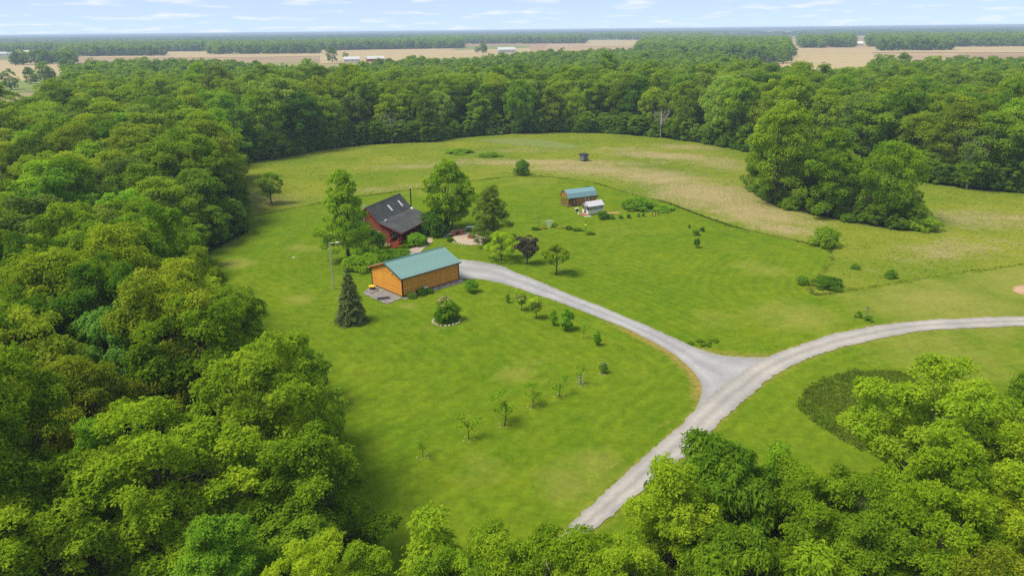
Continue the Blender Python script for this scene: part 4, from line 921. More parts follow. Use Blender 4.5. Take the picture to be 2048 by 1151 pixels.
tag(dm.build("soil_heap", M['soil'], None, (83.4, 105.4, 0), smooth=True), "heap of bare orange soil at the right edge", "soil heap")

# ------------------------------------------------------------------ the detached garage
D = math.radians
gar = thing("garage", "orange log sided garage with green ribbed metal roof beside the drive", "garage", (-17.45, 105.4, 0), D(43.8))
GL, GW, GH, GR = 11.6, 8.6, 3.40, 5.0
MB().box(-.10, GL + .10, -.10, GW + .10, -.05, .10).build("foundation", M['concrete_pale'], gar)
MB().box(.02, GL - .02, .02, GW - .02, .10, GH - .2).build("core_wall", M['brown_trim'], gar)
MB().prism([(.04, GH - .2), (GW - .04, GH - .2), (GW - .04, GH - .02), (GW / 2, GR - .22), (.04, GH - .02)], 'x', .05, GL - .05).build("gable_core", M['brown_trim'], gar)
ch = .208; n_c = 15
def plank_mesh(L):
    m = MB(); m.prism([(.03, .006), (-.045, .022), (-.072, ch * .5), (-.045, ch - .022), (.03, ch - .006)], 'x', 0, L); return m.mesh("log_plank", M['cedar'])
pm_l, pm_w = plank_mesh(GL), plank_mesh(GW)
for i in range(n_c):
    z_ = .22 + i * ch
    link("log_plank", pm_l, gar, (0, 0, z_)); link("log_plank", pm_l, gar, (GL, GW, z_), math.pi)
    link("log_plank", pm_w, gar, (0, GW, z_), -math.pi / 2); link("log_plank", pm_w, gar, (GL, 0, z_), math.pi / 2)
sl = (GR - GH - .15) / (GW / 2)
i = 0; z_ = .22 + n_c * ch
while z_ + ch < GR - .2:
    ins = max(0, (z_ + ch - GH) / sl) + .02; w_ = GW - 2 * ins
    if w_ < .5: break
    pm = plank_mesh(w_); link("log_plank", pm, gar, (0, GW - ins, z_), -math.pi / 2); link("log_plank", pm, gar, (GL, ins, z_), math.pi / 2); z_ += ch
for (x_, y_) in ((0, 0), (GL, 0), (0, GW), (GL, GW)):
    MB().box(x_ - .10, x_ + .10, y_ - .10, y_ + .10, .10, GH - .08).build("corner_board", M['brown_trim'], gar)
for a in (MB().box(-.085, -.03, .11, GW - .11, .10, .215), MB().box(.11, GL - .11, -.085, -.03, .10, .215)): a.build("skirting", M['brown_trim'], gar)
RX0, RX1, OV = -.38, GL + .38, .42
ze = GH - .12; roofs = []
nP = 24; pw = (RX1 - RX0) / nP; run = GW / 2 + OV; rise = GR - ze
m = MB(); t_ = .05
m.hexa([(0, 0, -t_), (pw, 0, -t_), (pw, run, rise - t_), (0, run, rise - t_), (0, 0, 0), (pw, 0, 0), (pw, run, rise), (0, run, rise)])
m.hexa([(0, -.01, .0), (.075, -.01, .0), (.075, run, rise), (0, run, rise), (.015, -.01, .055), (.06, -.01, .055), (.06, run, rise + .055), (.015, run, rise + .055)])
pmesh = m.mesh("roof_panel", [M['roof_green'], M['roof_rib']]); pmesh.polygons.foreach_set("material_index", np.array([0] * 6 + [1] * 6, np.int32))
for i in range(nP):
    link("roof_panel", pmesh, gar, (RX0 + i * pw, -OV, ze)); link("roof_panel", pmesh, gar, (RX0 + (i + 1) * pw, GW + OV, ze), math.pi)
MB().prism([(GW / 2 - .22, GR - .03), (GW / 2, GR + .075), (GW / 2 + .22, GR - .03), (GW / 2, GR + .02)], 'x', RX0 - .02, RX1 + .02).build("ridge_cap", M['roof_rib'], gar)
for y0_, y1_ in ((-OV - .05, -OV - .005), (GW + OV + .005, GW + OV + .05)): MB().box(RX0, RX1, y0_, y1_, ze - .17, ze - .01).build("eave_fascia", M['brown_trim'], gar)
for x0_, x1_ in ((RX0 - .05, RX0 - .004), (RX1 + .004, RX1 + .05)):
    for s_ in (0, 1):
        yA, yB = (-OV, GW / 2) if s_ == 0 else (GW + OV, GW / 2)
        MB().hexa([(x0_, yA, ze - .20), (x1_, yA, ze - .20), (x1_, yB, GR - .20), (x0_, yB, GR - .20), (x0_, yA, ze - .02), (x1_, yA, ze - .02), (x1_, yB, GR - .02), (x0_, yB, GR - .02)]).build("barge_board", M['cedar_trim'] if s_ else M['trim_green'], gar)
lf = MB().box(-.16, -.05, 2.55, 2.75, GH + .05, GH + .18).build("gable_lamp", M['white'], gar); MB().tube([(-.16, 2.65, GH + .12), (-.30, 2.65, GH + .02)], [.05, .10], 8).build("lamp_shade", M['white'], lf)
for q in range(2):
    y0_ = .9 + q * 3.8; d_ = MB().box(GL + .075, GL + .12, y0_, y0_ + 3.0, .12, 2.4).build("garage_door", M['white'], gar)
    for j in range(4): MB().box(GL + .125, GL + .14, y0_ + .1, y0_ + 2.9, .2 + j * .55, .66 + j * .55).build("door_panel", M['cream'], d_)
# things round the garage
def sheet(name, pts, z, mat, label):
    return tag(MB().add([(a, b, z) for a, b in pts] + [(a, b, -.06) for a, b in pts], [tuple(range(len(pts)))] + [(i, len(pts) + i, len(pts) + (i + 1) % len(pts), (i + 1) % len(pts)) for i in range(len(pts))]).build(name, mat), label, kind="structure")
sheet("patio_slab", [(-24.3, 107.4), (-19.5, 102.4), (-17.55, 105.1), (-23.4, 111.1)], .09, M['concrete'], "weathered grey concrete slab at the gable end of the garage")
sheet("side_bed", [(-17.2, 104.4), (-8.0, 112.6), (-8.9, 113.2), (-17.4, 105.1)], .05, M['concrete'], "narrow grey strip along the long wall of the garage")
for q in range(9):
    sheet("edge_slab", [(-16.7 + q * .92 + .03, 105.85 + q * .88 + .03), (-16.5 + q * .92, 105.55 + q * .88), (-15.8 + q * .92, 106.22 + q * .88), (-16.0 + q * .92, 106.5 + q * .88)], .12, M['concrete_pale'], "row of pale slabs along the foot of the garage wall")
tb = thing("low_table", "low grey slatted wooden table on the concrete slab", "table", (-20.7, 104.9, .09), D(20))
for q in range(7): MB().box(-.95, .95, -.62 + q * .18, -.47 + q * .18, .42, .47).build("slat", M['greywood'], tb)
for sx in (-.75, .75):
    for sy in (-.5, .5): MB().box(sx - .05, sx + .05, sy - .05, sy + .05, 0, .37).build("leg", M['greywood'], tb)
for sx in (-.75, .75): MB().box(sx - .05, sx + .05, -.6, .6, .371, .418).build("bearer", M['greywood'], tb)
MB().box(-.85, .85, -.55, -.50, .12, .20).build("stretcher", M['greywood'], tb); MB().box(-.85, .85, .50, .55, .12, .20).build("stretcher", M['greywood'], tb)
fb = thing("barrel_table", "dark round drum with a bright yellow lid on the slab corner", "drum", (-23.0, 108.9, .22), .3)
m = MB(); m.tube([(0, 0, 0), (0, 0, .08), (0, 0, .40), (0, 0, .5)], [.42, .50, .50, .46], 14); m.build("drum", M['brownwood'], fb)
m = MB(); m.tube([(0, 0, .5), (0, 0, .56), (0, 0, .6)], [.60, .62, .30], 8); m.build("lid", M['yellow'], fb)
pd = thing("pallet_base", "grey plank platform under the yellow lidded drum", "platform", (-22.9, 108.4, .09), D(44))
for q in range(6): MB().box(-.75 + q * .26, -.53 + q * .26, -.8, .8, .08, .12).build("plank", M['greywood'], pd)
for sy in (-.6, .6): MB().box(-.75, .77, sy - .05, sy + .05, 0, .079).build("bearer", M['greywood'], pd)
bn = thing("waste_bin", "black bin with grey lid standing against the garage wall", "bin", (-14.05, 107.75, .0), D(44))
MB().hexa([(-.24, -.24, .05), (.24, -.24, .05), (.24, .24, .05), (-.24, .24, .05), (-.31, -.31, .85), (.31, -.31, .85), (.31, .31, .85), (-.31, .31, .85)]).build("body", M['black'], bn)
MB().hexa([(-.33, -.33, .851), (.33, -.33, .851), (.33, .33, .851), (-.33, .33, .851), (-.22, -.22, .97), (.22, -.22, .97), (.22, .22, .97), (-.22, .22, .97)]).build("lid", M['galv'], bn)
for sy in (-.2, .2): MB().tube([(-.26, sy - .04, .08), (-.26, sy + .04, .08)], [.09, .09], 10).build("wheel", M['black'], bn)
tree("wall_shrub", 's_low', (-14.6, 106.6), 1.1, "blue green shrub at the garage wall below the black bin", cat="shrub", rad=.9, tint=(.5, .75, 1.1))
tree("wall_shrub", 's_low', (-16.0, 105.3), .9, "shrub with white flowers at the garage corner", cat="shrub", rad=.85, tint=(.7, .85, 1.0)); 
tree("wall_flower", 'bed_flower', (-15.6, 105.2), .95, "white flower head in the shrub at the garage corner", cat="flower", rad=.4, tint=(1.2, 1.3, 2.2))
tree("wall_shrub", 's_low', (-13.4, 107.4), .7, "small shrub right of the black bin along the garage wall", cat="shrub", rad=.7, tint=(.55, .75, .9))

# ------------------------------------------------------------------ the log house
hs = thing("log_house", "red log house with steep charcoal roof and a long porch roof", "house", (-21.5, 133.1, 0), D(68.3))
HL = 13.4; EA, BR, RI, RE = (0, 2.9), (5.0, 4.6), (7.8, 7.45), (12.6, 2.62)
def slab(a, b, x0, x1, th):
    return MB().hexa([(x0, a[0], a[1] - th), (x1, a[0], a[1] - th), (x1, b[0], b[1] - th), (x0, b[0], b[1] - th), (x0, a[0], a[1]), (x1, a[0], a[1]), (x1, b[0], b[1]), (x0, b[0], b[1])])
slab(EA, BR, 0, HL, .16).build("porch_roof", M['shingle'], hs)
fr = slab(BR, RI, 0, HL, .18).build("roof", M['shingle'], hs); rr_ = slab(RE, RI, 0, HL, .181).build("rear_roof", M['shingle'], hs)
MB().prism([(RI[0] - .25, RI[1] - .22), (RI[0], RI[1] + .06), (RI[0] + .25, RI[1] - .22), (RI[0], RI[1] + .01)], 'x', -.02, HL + .02).build("ridge_cap", M['shingle'], fr)
for x0_, x1_ in ((-.05, -.003), (HL + .003, HL + .05)):
    for a, b in ((EA, BR), (BR, RI), (RE, RI)): slab((a[0], a[1] - .03), (b[0], b[1] - .03), x0_, x1_, .22).build("barge_board", M['redtrim'], hs)
MB().box(0, HL, -.05, -.003, 2.72, 2.88).build("eave_fascia", M['redtrim'], hs)
for (xa, ya, xb, yb) in ((6.5, 5.75, 6.95, 6.8), (10.7, 5.75, 11.15, 6.8)):
    zf = lambda y: BR[1] + (y - BR[0]) * (RI[1] - BR[1]) / (RI[0] - BR[0])
    s_ = slab((ya, zf(ya) + .10), (yb, zf(yb) + .10), xa, xb, .10).build("skylight", M['white'], fr)
    slab((ya + .06, zf(ya + .06) + .12), (yb - .06, zf(yb - .06) + .12), xa + .05, xb - .05, .015).build("pane", M['skylight'], s_)
v_ = MB().box(1.35, 2.0, 4.3, 4.5, 4.75, 4.85).build("roof_vent", M['white'], hs); MB().tube([(1.45, 4.4, 4.3), (1.45, 4.4, 4.76)], [.05, .05], 6).build("pipe", M['white'], v_)
MB().hexa([(12.7, 4.5, 4.42), (13.25, 4.5, 4.42), (13.25, 5.05, 4.63), (12.7, 5.05, 4.63), (12.8, 4.6, 4.68), (13.15, 4.6, 4.68), (13.15, 4.95, 4.75), (12.8, 4.95, 4.75)]).build("chimney_flashing", M['white'], hs)
cp = MB().tube([(13.62, 5.3, 1.0), (13.62, 5.3, 8.75)], [.13, .13], 10).build("chimney_pipe", M['black'], hs); MB().tube([(13.62, 5.3, 8.75), (13.62, 5.3, 8.82), (13.62, 5.3, 9.0)], [.2, .2, .05], 10).build("cap", M['galv'], cp)
for zz_ in (2.4, 5.4): MB().box(13.46, 13.62, 5.27, 5.33, zz_, zz_ + .06).build("bracket", M['black'], cp)
for x_ in (.6, 1.2): MB().tube([(x_, 8.6, 6.3), (x_, 8.6, 7.75)], [.06, .06], 8).build("vent_pipe", M['white'], hs)
# walls of round logs
MB().box(.45, 12.95, 2.95, 12.05, -.05, .5).build("foundation", M['stone'], hs)
MB().prism([(3.1, .5), (11.9, .5), (11.9, 2.95), (7.8, 7.1), (5.05, 4.32), (3.1, 3.65)], 'x', .62, 12.78).build("core_wall", M['redtrim'], hs)
lw_side, lw_front, lw_back = MB(), MB(), MB()
def logring(m, ax_, a0, a1, c, z):
    n = 8; pr = [(c + .15 * math.cos(6.283 * i / n + .39), z + .15 * math.sin(6.283 * i / n + .39)) for i in range(n)]; m.prism(pr, ax_, a0, a1)
for i in range(24):
    z_ = .62 + i * .275; zt_ = z_ + .15
    y0_ = 3.0 if zt_ < 3.75 else ((zt_ - 2.74) / .34 if zt_ < 4.42 else 5 + (zt_ - 4.42) * 2.8 / 2.85); y1_ = min(12.0, 12.6 - (zt_ - 2.44) * (12.6 - 7.8) / (7.27 - 2.44))
    if y1_ - y0_ < .3: break
    e_ = .25 if zt_ < 2.7 else 0
    for x_ in (.55, 12.85): logring(lw_side, 'y', y0_ - e_, y1_ + e_, x_, z_)
    if zt_ < 3.6: logring(lw_front, 'x', .35, 13.05, 3.0, z_ + .137)
    if zt_ < 2.9: logring(lw_back, 'x', .35, 13.05, 12.0, z_ + .137)
lw_side.build("gable_log_wall", M['redlog'], hs); lw_front.build("front_log_wall", M['redlog'], hs); lw_back.build("rear_log_wall", M['redlog'], hs)
def window(par, ax_, c, a0, a1, z0, z1, sgn, mat_f='white', mull=1):
    """framed window standing proud of a wall; ax_ x: wall runs along x at y=c"""
    o1, o2 = c + sgn * .02, c + sgn * .10
    mk = (lambda p0, p1, q0, q1, d0, d1: MB().box(p0, p1, min(d0, d1), max(d0, d1), q0, q1)) if ax_ == 'x' else (lambda p0, p1, q0, q1, d0, d1: MB().box(min(d0, d1), max(d0, d1), p0, p1, q0, q1))
    w_ = mk(a0, a1, z0, z1, o1, c + sgn * .05).build("window", M['glass'], par)
    for b in ((a0 - .09, a0, z0 - .09, z1 + .09), (a1, a1 + .09, z0 - .09, z1 + .09)): mk(*b, o1, o2).build("frame", M[mat_f], w_)
    for b in ((a0, a1, z0 - .09, z0), (a0, a1, z1, z1 + .09)): mk(*b, o1, o2).build("frame", M[mat_f], w_)
    for j in range(1, mull + 1):
        x_ = a0 + (a1 - a0) * j / (mull + 1); mk(x_ - .025, x_ + .025, z0, z1, o1, c + sgn * .08).build("muntin", M[mat_f], w_)
    return w_
window(hs, 'x', 2.86, 1.2, 2.9, 1.5, 2.7, -1, 'white', 2); window(hs, 'x', 2.86, 8.6, 10.2, 1.5, 2.7, -1, 'white', 1)
window(hs, 'y', .41, 8.6, 9.7, 4.3, 5.4, -1, 'white', 1); window(hs, 'y', .41, 5.2, 6.4, 1.4, 2.6, -1, 'white', 1); window(hs, 'y', .41, 9.2, 10.4, 1.4, 2.6, -1, 'white', 1)
dr_ = MB().box(5.2, 6.2, 2.76, 2.84, .92, 2.95).build("front_door", M['redtrim'], hs); MB().box(5.35, 6.05, 2.735, 2.758, 1.8, 2.75).build("pane", M['glass'], dr_); MB().tube([(6.1, 2.7, 1.85), (6.1, 2.76, 1.85)], [.04, .03], 6).build("handle", M['galv'], dr_)
MB().box(.30, 13.1, .38, 2.84, .74, .90).build("porch_deck", M['redtrim'], hs)
MB().box(.36, 13.04, .45, .52, .0, .735).build("deck_skirt", M['redtrim'], hs); MB().box(.36, .43, .53, 2.8, .0, .735).build("deck_skirt", M['redtrim'], hs)
for x_ in (.55, 4.6, 8.8, 12.85): MB().tube([(x_, .60, .90), (x_, .60, 2.95)], [.12, .11], 8).build("porch_post", M['redlog'], hs)
MB().box(.4, 13.0, .50, .70, 2.80, 2.92).build("porch_beam", M['redtrim'], hs)
for a, b in ((.68, 4.47), (4.73, 8.67), (8.93, 12.72)):
    rl = MB().box(a, b, .55, .66, 1.68, 1.77).build("railing", M['redlog'], hs); MB().box(a, b, .57, .64, 1.02, 1.09).build("lower_rail", M['redlog'], rl)
    m = MB()
    for q in range(int((b - a) / .3)): m.box(a + .15 + q * .3, a + .22 + q * .3, .58, .63, 1.09, 1.68)
    m.build("balusters", M['redlog'], rl)
rl = MB().box(.46, .57, 2.55, 2.8, 1.68, 1.77).build("railing", M['redlog'], hs)
stp = []
for q in range(4): MB().box(-.02 - .3 * q, .29 - .3 * q, .85, 2.5, .02, .72 - .17 * q).build("porch_step", M['redlog'], hs)
for y_ in (.78, 2.57):
    h_ = MB().hexa([(-1.1, y_ - .05, .95), (-1.1, y_ + .05, .95), (.4, y_ + .05, 1.75), (.4, y_ - .05, 1.75), (-1.1, y_ - .05, 1.05), (-1.1, y_ + .05, 1.05), (.4, y_ + .05, 1.85), (.4, y_ - .05, 1.85)]).build("stair_rail", M['redlog'], hs)
    MB().box(-1.12, -1.0, y_ - .06, y_ + .06, 0, 1.2).build("newel_post", M['redlog'], h_)
pc = thing("porch_chair", "rounded pinkish chair back at the right end of the house porch", "chair", (-17.6, 144.3, .90), D(-40))
MB().box(-.45, .45, -.4, .4, .38, .5).build("seat", M['terracotta'], pc)
m = MB(); pr = [(-.48 * math.cos(t), .5 + 1.15 * math.sin(t)) for t in np.linspace(0, math.pi, 9)]; m.prism(pr, 'y', .36, .46); m.build("backrest", M['terracotta'], pc)
for sx in (-.38, .38):
    for sy in (-.32, .32): MB().box(sx - .035, sx + .035, sy - .035, sy + .035, 0, .379).build("leg", M['redtrim'], pc)
pf = thing("planter_bed", "strip of yellow and green plants between hedge and drive", "flower bed", (-21.0, 132.6, 0))
for q, (dx, dy, ky, t_) in enumerate([(-.9, .4, 'bed_flower', (1.2, .75, .05)), (-.1, .25, 'tuft_plant', (1.2, 1.1, .6)), (.7, .35, 'tuft_plant', (1.1, 1.0, .7)), (1.4, .9, 'tuft_plant', (1.0, 1.0, .8)), (2.2, 1.8, 'tuft_plant', (.9, .9, .8))]):
    c2 = link("plant", VAR[ky][0], pf, (dx, dy, 0), q, (.9, .9, .9)); c2.color = (*t_, 1)
# lamp on a pole
lp = thing("lamp_post", "tall grey yard light pole with a short arm left of the garage", "lamp post", (-29.48, 109.62, 0))
MB().tube([(0, 0, -.05), (0, 0, 8.05)], [.13, .085], 8).build("pole", M['polewood'], lp)
MB().tube([(0, 0, 7.85), (.7, .1, 8.0), (1.15, .15, 7.95)], [.05, .045, .045], 6).build("arm", M['galv'], lp)
hd = MB().tube([(.95, .13, 7.98), (1.35, .18, 7.98), (1.7, .22, 7.92)], [.09, .15, .08], 8).build("lamp_head", M['galv'], lp); MB().tube([(1.38, .18, 7.86), (1.38, .18, 7.70)], [.14, .08], 8).build("lens", M['skylight'], hd)
MB().box(-.14, -.10, -.06, .06, 1.4, 1.75).build("meter_box", M['galv'], lp)
tag(link("flat_stone", ROCKS[2], None, (-41.2, 127.2, 0), 0, (1.8, 1.4, .6)), "small pale flat stone lying alone on the lawn left of the house", "stone")

# ------------------------------------------------------------------ fire pit patio
sheet("fire_patio", [(-12.1, 139.8), (-10.9, 136.3), (-8.2, 134.0), (-5.0, 135.0), (-5.4, 139.5), (-7.6, 143.2), (-10.4, 144.0)], .035, M['gravel_fire'], "pale gravel patio behind the garage with a fire ring")
G = "stones edging the gravel patio"
for q, t in enumerate(np.linspace(3.5, 6.0, 16)):
    tag(link("edging_stone", ROCKS[q % 5], None, (-8.3 + 4.0 * math.cos(t), 138.6 + 4.3 * math.sin(t), 0), t * 5, (1.1, .9, .8)), "pale stone in the edging on the near side of the gravel patio", "stone", G)
fr_ = thing("fire_ring", "round red brick fire ring on the gravel patio", "fire pit", (-8.3, 139.5, .035))
bm = MB().box(-.16, .16, -.09, .09, 0, .13).mesh("brick", M['brick'])
for l_ in range(3):
    for q in range(12):
        t = 6.283 * (q + .5 * (l_ % 2)) / 12; link("brick", bm, fr_, (.66 * math.cos(t), .66 * math.sin(t), l_ * .135), t + math.pi / 2)
MB().tube([(0, 0, 0), (0, 0, .12)], [.5, .42], 10).build("ash_bed", M['black'], fr_)
wb = thing("log_counter", "brown boarded counter over red brick at the back of the gravel patio", "counter", (-11.3, 141.9, 0), D(28))
for q in range(5): MB().box(-1.5, 1.5, -.6 + q * .24, -.38 + q * .24, .92, .99).build("plank", M['brownwood'], wb)
MB().box(-1.3, -.5, -.45, .45, 0, .915).build("pier", M['brick'], wb); MB().box(.4, 1.3, -.45, .45, 0, .915).build("pier", M['brick'], wb)
MB().box(-.499, .399, .2, .4, 0, .9).build("back_panel", M['brownwood'], wb)
rp_ = thing("leaning_ramp", "grey planks sloping down beside the brown counter", "ramp", (-13.3, 140.4, 0), D(35))
for q in range(3): MB().hexa([(-1.1, -.45 + q * .31, 0), (1.0, -.45 + q * .31, .62), (1.0, -.17 + q * .31, .62), (-1.1, -.17 + q * .31, 0), (-1.1, -.45 + q * .31, .06), (1.0, -.45 + q * .31, .68), (1.0, -.17 + q * .31, .68), (-1.1, -.17 + q * .31, .06)]).build("plank", M['greywood'], rp_)
wt_ = thing("white_table", "white topped trestle table behind the gravel patio", "table", (-8.6, 145.4, 0), D(12))
MB().box(-1.0, 1.0, -.5, .5, .72, .78).build("table_top", M['white'], wt_)
for sx in (-.7, .7):
    for s_ in (-1, 1): MB().tube([(sx, s_ * .42, 0), (sx, s_ * .12, .72)], [.03, .03], 5).build("leg", M['galv'], wt_)
b_ = thing("white_bench", "white slatted lounger leaning beside the white trestle table", "lounger", (-10.2, 144.3, 0), D(-30))
for q in range(4): MB().hexa([(-.6, -.3 + q * .16, .35), (.6, -.3 + q * .16, .75), (.6, -.17 + q * .16, .75), (-.6, -.17 + q * .16, .35), (-.6, -.3 + q * .16, .39), (.6, -.3 + q * .16, .79), (.6, -.17 + q * .16, .79), (-.6, -.17 + q * .16, .39)]).build("slat", M['white'], b_)
for sx, h_ in ((-.5, .36), (.5, .70)):
    for sy in (-.27, .27): MB().box(sx - .03, sx + .03, sy - .03, sy + .03, 0, h_).build("leg", M['white'], b_)
tree("patio_shrub", 's_low', (-12.4, 137.0), .9, "small round shrub at the left corner of the gravel patio", cat="shrub", rad=.75, tint=(.5, .7, .9))
tree("patio_shrub", 's_low', (-4.6, 134.0), 1.0, "dark low shrub at the foot of the pine by the patio", cat="shrub", rad=1.5, tint=(.5, .7, .9))

# ------------------------------------------------------------------ barn shed, greenhouse, hide
sd = thing("barn_shed", "brown barn shaped shed with blue green roof and open porch end", "shed", (13.6, 165.3, 0), D(25))
SL, SW = 7.9, 3.6; gp = [(-.22, 2.1), (.42, 3.15), (1.8, 3.85), (3.18, 3.15), (3.82, 2.1)]
MB().box(0, SL, 0, SW, .05, .25).build("floor_deck", M['brownwood'], sd)
for x_ in (.3, 2.6, 5.2, 7.6):
    for y_ in (.2, 3.4): MB().box(x_ - .2, x_ + .2, y_ - .2, y_ + .2, -.02, .05).build("footing", M['concrete_pale'], sd)
MB().box(2.45, SL - .05, .06, SW - .06, .25, 2.15).build("core_wall", M['brownwood'], sd)
nb = 14; bw = (SL - 2.4) / nb
bmesh_ = MB().box(.008, bw - .008, -.03, 0, .25, 2.2).mesh("board", M['shedwood'])
for q in range(nb): link("board", bmesh_, sd, (2.4 + q * bw, .055, 0)); link("board", bmesh_, sd, (2.4 + (q + 1) * bw, SW - .055, 0), math.pi)
nb2 = 9; bw2 = SW / nb2; b2 = MB().box(.008, bw2 - .008, -.03, 0, .25, 2.15).mesh("board", M['shedwood'])
for q in range(nb2): link("board", b2, sd, (2.44, (q + 1) * bw2, 0), -math.pi / 2); link("board", b2, sd, (SL - .045, q * bw2, 0), math.pi / 2)
for x_ in (.02, SL - .06): MB().prism([(.0, 2.2), (3.6, 2.2), (3.1, 3.02), (1.8, 3.70), (.5, 3.02)], 'x', x_, x_ + .05).build("gable_board", M['shedwood'], sd)
for (a, b) in zip(gp[:-1], gp[1:]):
    slab(a, b, -.12, SL + .12, .06).build("roof_panel", M['roof_blue'], sd) if a[0] < b[0] and a[1] < b[1] else slab(b, a, -.12, SL + .12, .06).build("roof_panel", M['roof_blue'], sd)
ribs = MB()
for q in range(9):
    x_ = q * SL / 8.0
    for (a, b) in ((gp[0], gp[1]), (gp[1], gp[2])): ribs.hexa([(x_ - .02, a[0], a[1] + .002), (x_ + .02, a[0], a[1] + .002), (x_ + .02, b[0], b[1] + .002), (x_ - .02, b[0], b[1] + .002), (x_ - .02, a[0], a[1] + .03), (x_ + .02, a[0], a[1] + .03), (x_ + .02, b[0], b[1] + .03), (x_ - .02, b[0], b[1] + .03)])
ribs.build("roof_ribs", M['roof_blue'], sd)
for (x_, y_) in ((.1, .1), (.1, SW - .1), (2.3, .1), (2.3, SW - .1), (.1, 2.3)): MB().box(x_ - .06, x_ + .06, y_ - .06, y_ + .06, .25, 2.2).build("porch_post", M['shedwood'], sd)
for (x0_, x1_, y0_, y1_) in ((.17, 2.23, .06, .14), (.06, .14, 2.37, 3.43), (.06, .14, .17, 1.2), (.17, 2.23, SW - .14, SW - .06)):
    for zz_ in (.5, 1.1): MB().box(x0_, x1_, y0_, y1_, zz_, zz_ + .08).build("rail", M['shedwood'], sd)
    m = MB(); L_ = max(x1_ - x0_, y1_ - y0_)
    for q in range(int(L_ / .2)):
        if x1_ - x0_ > y1_ - y0_: m.box(x0_ + .05 + q * .2, x0_ + .12 + q * .2, y0_ + .02, y1_ - .02, .581, 1.099)
        else: m.box(x0_ + .02, x1_ - .02, y0_ + .05 + q * .2, y0_ + .12 + q * .2, .581, 1.099)
    m.build("balusters", M['shedwood'], sd)
MB().box(.0, 2.4, -.02, .06, 2.1, 2.22).build("porch_beam", M['brownwood'], sd)
d_ = MB().box(2.36, 2.405, .55, 1.45, .27, 2.05).build("door", M['white'], sd); MB().box(2.345, 2.358, .68, 1.32, 1.2, 1.9).build("pane", M['glass'], d_)
window(sd, 'x', .02, 4.9, 5.65, 1.15, 2.0, -1, 'white', 1)
MB().box(3.9, 4.0, .02, .04, .3, 2.1).build("batten", M['brownwood'], sd)
gh = thing("greenhouse", "small cream greenhouse with pale ribbed roof in front of the shed", "greenhouse", (17.6, 156.9, 0), D(29.6))
QL, QW = 4.3, 2.45
MB().box(-.05, QL + .05, -.05, QW + .05, .02, .14).build("base_frame", M['brownwood'], gh)
for q in range(4): MB().box(q * QL / 4 + .01, (q + 1) * QL / 4 - .01, 0, .06, .14, 1.12).build("wall_panel", M['cream'], gh); MB().box(q * QL / 4 + .01, (q + 1) * QL / 4 - .01, QW - .06, QW, .14, 1.12).build("wall_panel", M['cream'], gh)
for y0_, y1_ in ((.06, .72), (1.72, QW - .06)): MB().box(0, .06, y0_, y1_, .14, 1.12).build("wall_panel", M['cream'], gh)
MB().box(QL - .06, QL, .06, QW - .06, .14, 2.0).build("wall_panel", M['cream'], gh)
for q in range(6):
    x0_ = .12 + q * .62; w_ = MB().box(x0_, x0_ + .52, .02, .04, 1.18, 1.94).build("window", M['glass'], gh)
    for zz_ in (1.42, 1.68): MB().box(x0_, x0_ + .52, .0, .019, zz_, zz_ + .025).build("muntin", M['white'], w_)
    MB().box(x0_ + .245, x0_ + .275, -.002, .018, 1.18, 1.94).build("muntin", M['white'], w_); MB().box(x0_ + .525, x0_ + .615, -.01, .05, 1.13, 1.98).build("mullion", M['white'], gh)
    w2 = MB().box(x0_, x0_ + .52, QW - .04, QW - .02, 1.18, 1.94).build("window", M['glass'], gh)
MB().box(0, QL, -.015, .065, 1.98, 2.08).build("eave_beam", M['white'], gh); MB().box(0, QL, QW - .065, QW + .015, 1.98, 2.08).build("eave_beam", M['white'], gh)
for x_ in (.0, QL - .05): MB().prism([(.0, 2.08), (QW, 2.08), (QW / 2, 2.88)], 'x', x_, x_ + .045).build("gable_panel", M['poly'], gh)
d_ = MB().box(.0, .05, .76, 1.68, .15, 2.02).build("door", M['white'], gh); MB().box(-.012, -.001, .85, 1.59, .3, 1.0).build("pane", M['glass'], d_); MB().box(-.012, -.001, .85, 1.59, 1.1, 1.95).build("pane", M['glass'], d_)
for y0_, y1_ in ((.1, .70), (1.74, QW - .1)): MB().box(.01, .04, y0_, y1_, 1.14, 1.96).build("pane", M['glass'], gh)
for q in range(7):
    x0_ = -.1 + q * (QL + .2) / 7; x1_ = x0_ + (QL + .2) / 7 - .06
    slab((-.18, 2.02), (QW / 2, 2.95), x0_, x1_, .03).build("roof_panel", M['poly'], gh); slab((QW + .18, 2.02), (QW / 2, 2.95), x0_, x1_, .03).build("roof_panel", M['poly'], gh)
    slab((-.18, 2.05), (QW / 2, 2.98), x1_ + .004, x1_ + .056, .06).build("roof_bar", M['white'], gh); slab((QW + .18, 2.05), (QW / 2, 2.98), x1_ + .004, x1_ + .056, .06).build("roof_bar", M['white'], gh)
bs = thing("brick_step", "red brick step at the greenhouse door", "step", (16.55, 157.35, 0), D(29.6))
bm2 = MB().box(-.10, .10, -.21, .21, 0, .1).mesh("brick", M['brick'])
for q in range(5):
    for j in range(4): link("brick", bm2, bs, (-.42 + q * .21, -.64 + j * .43, .0))
for q, (x_, y_, lb_) in enumerate([(17.4, 155.9, "long white slab lying in front of the greenhouse"), (15.7, 158.6, "white block beside the greenhouse door")]):
    t_ = thing("white_slab", lb_, "slab", (x_, y_, 0), D(10 + 40 * q)); MB().hexa([(-.75 + q * .4, -.16, 0), (.75 - q * .4, -.16, 0), (.75 - q * .4, .16, 0), (-.75 + q * .4, .16, 0), (-.70 + q * .4, -.13, .12 + q * .2), (.70 - q * .4, -.13, .12 + q * .2), (.70 - q * .4, .13, .12 + q * .2), (-.70 + q * .4, .13, .12 + q * .2)]).build("block", M['white'], t_); MB().box(-.2, .2, -.1, .1, .121 + q * .2, .14 + q * .2).build("cap", M['concrete_pale'], t_)
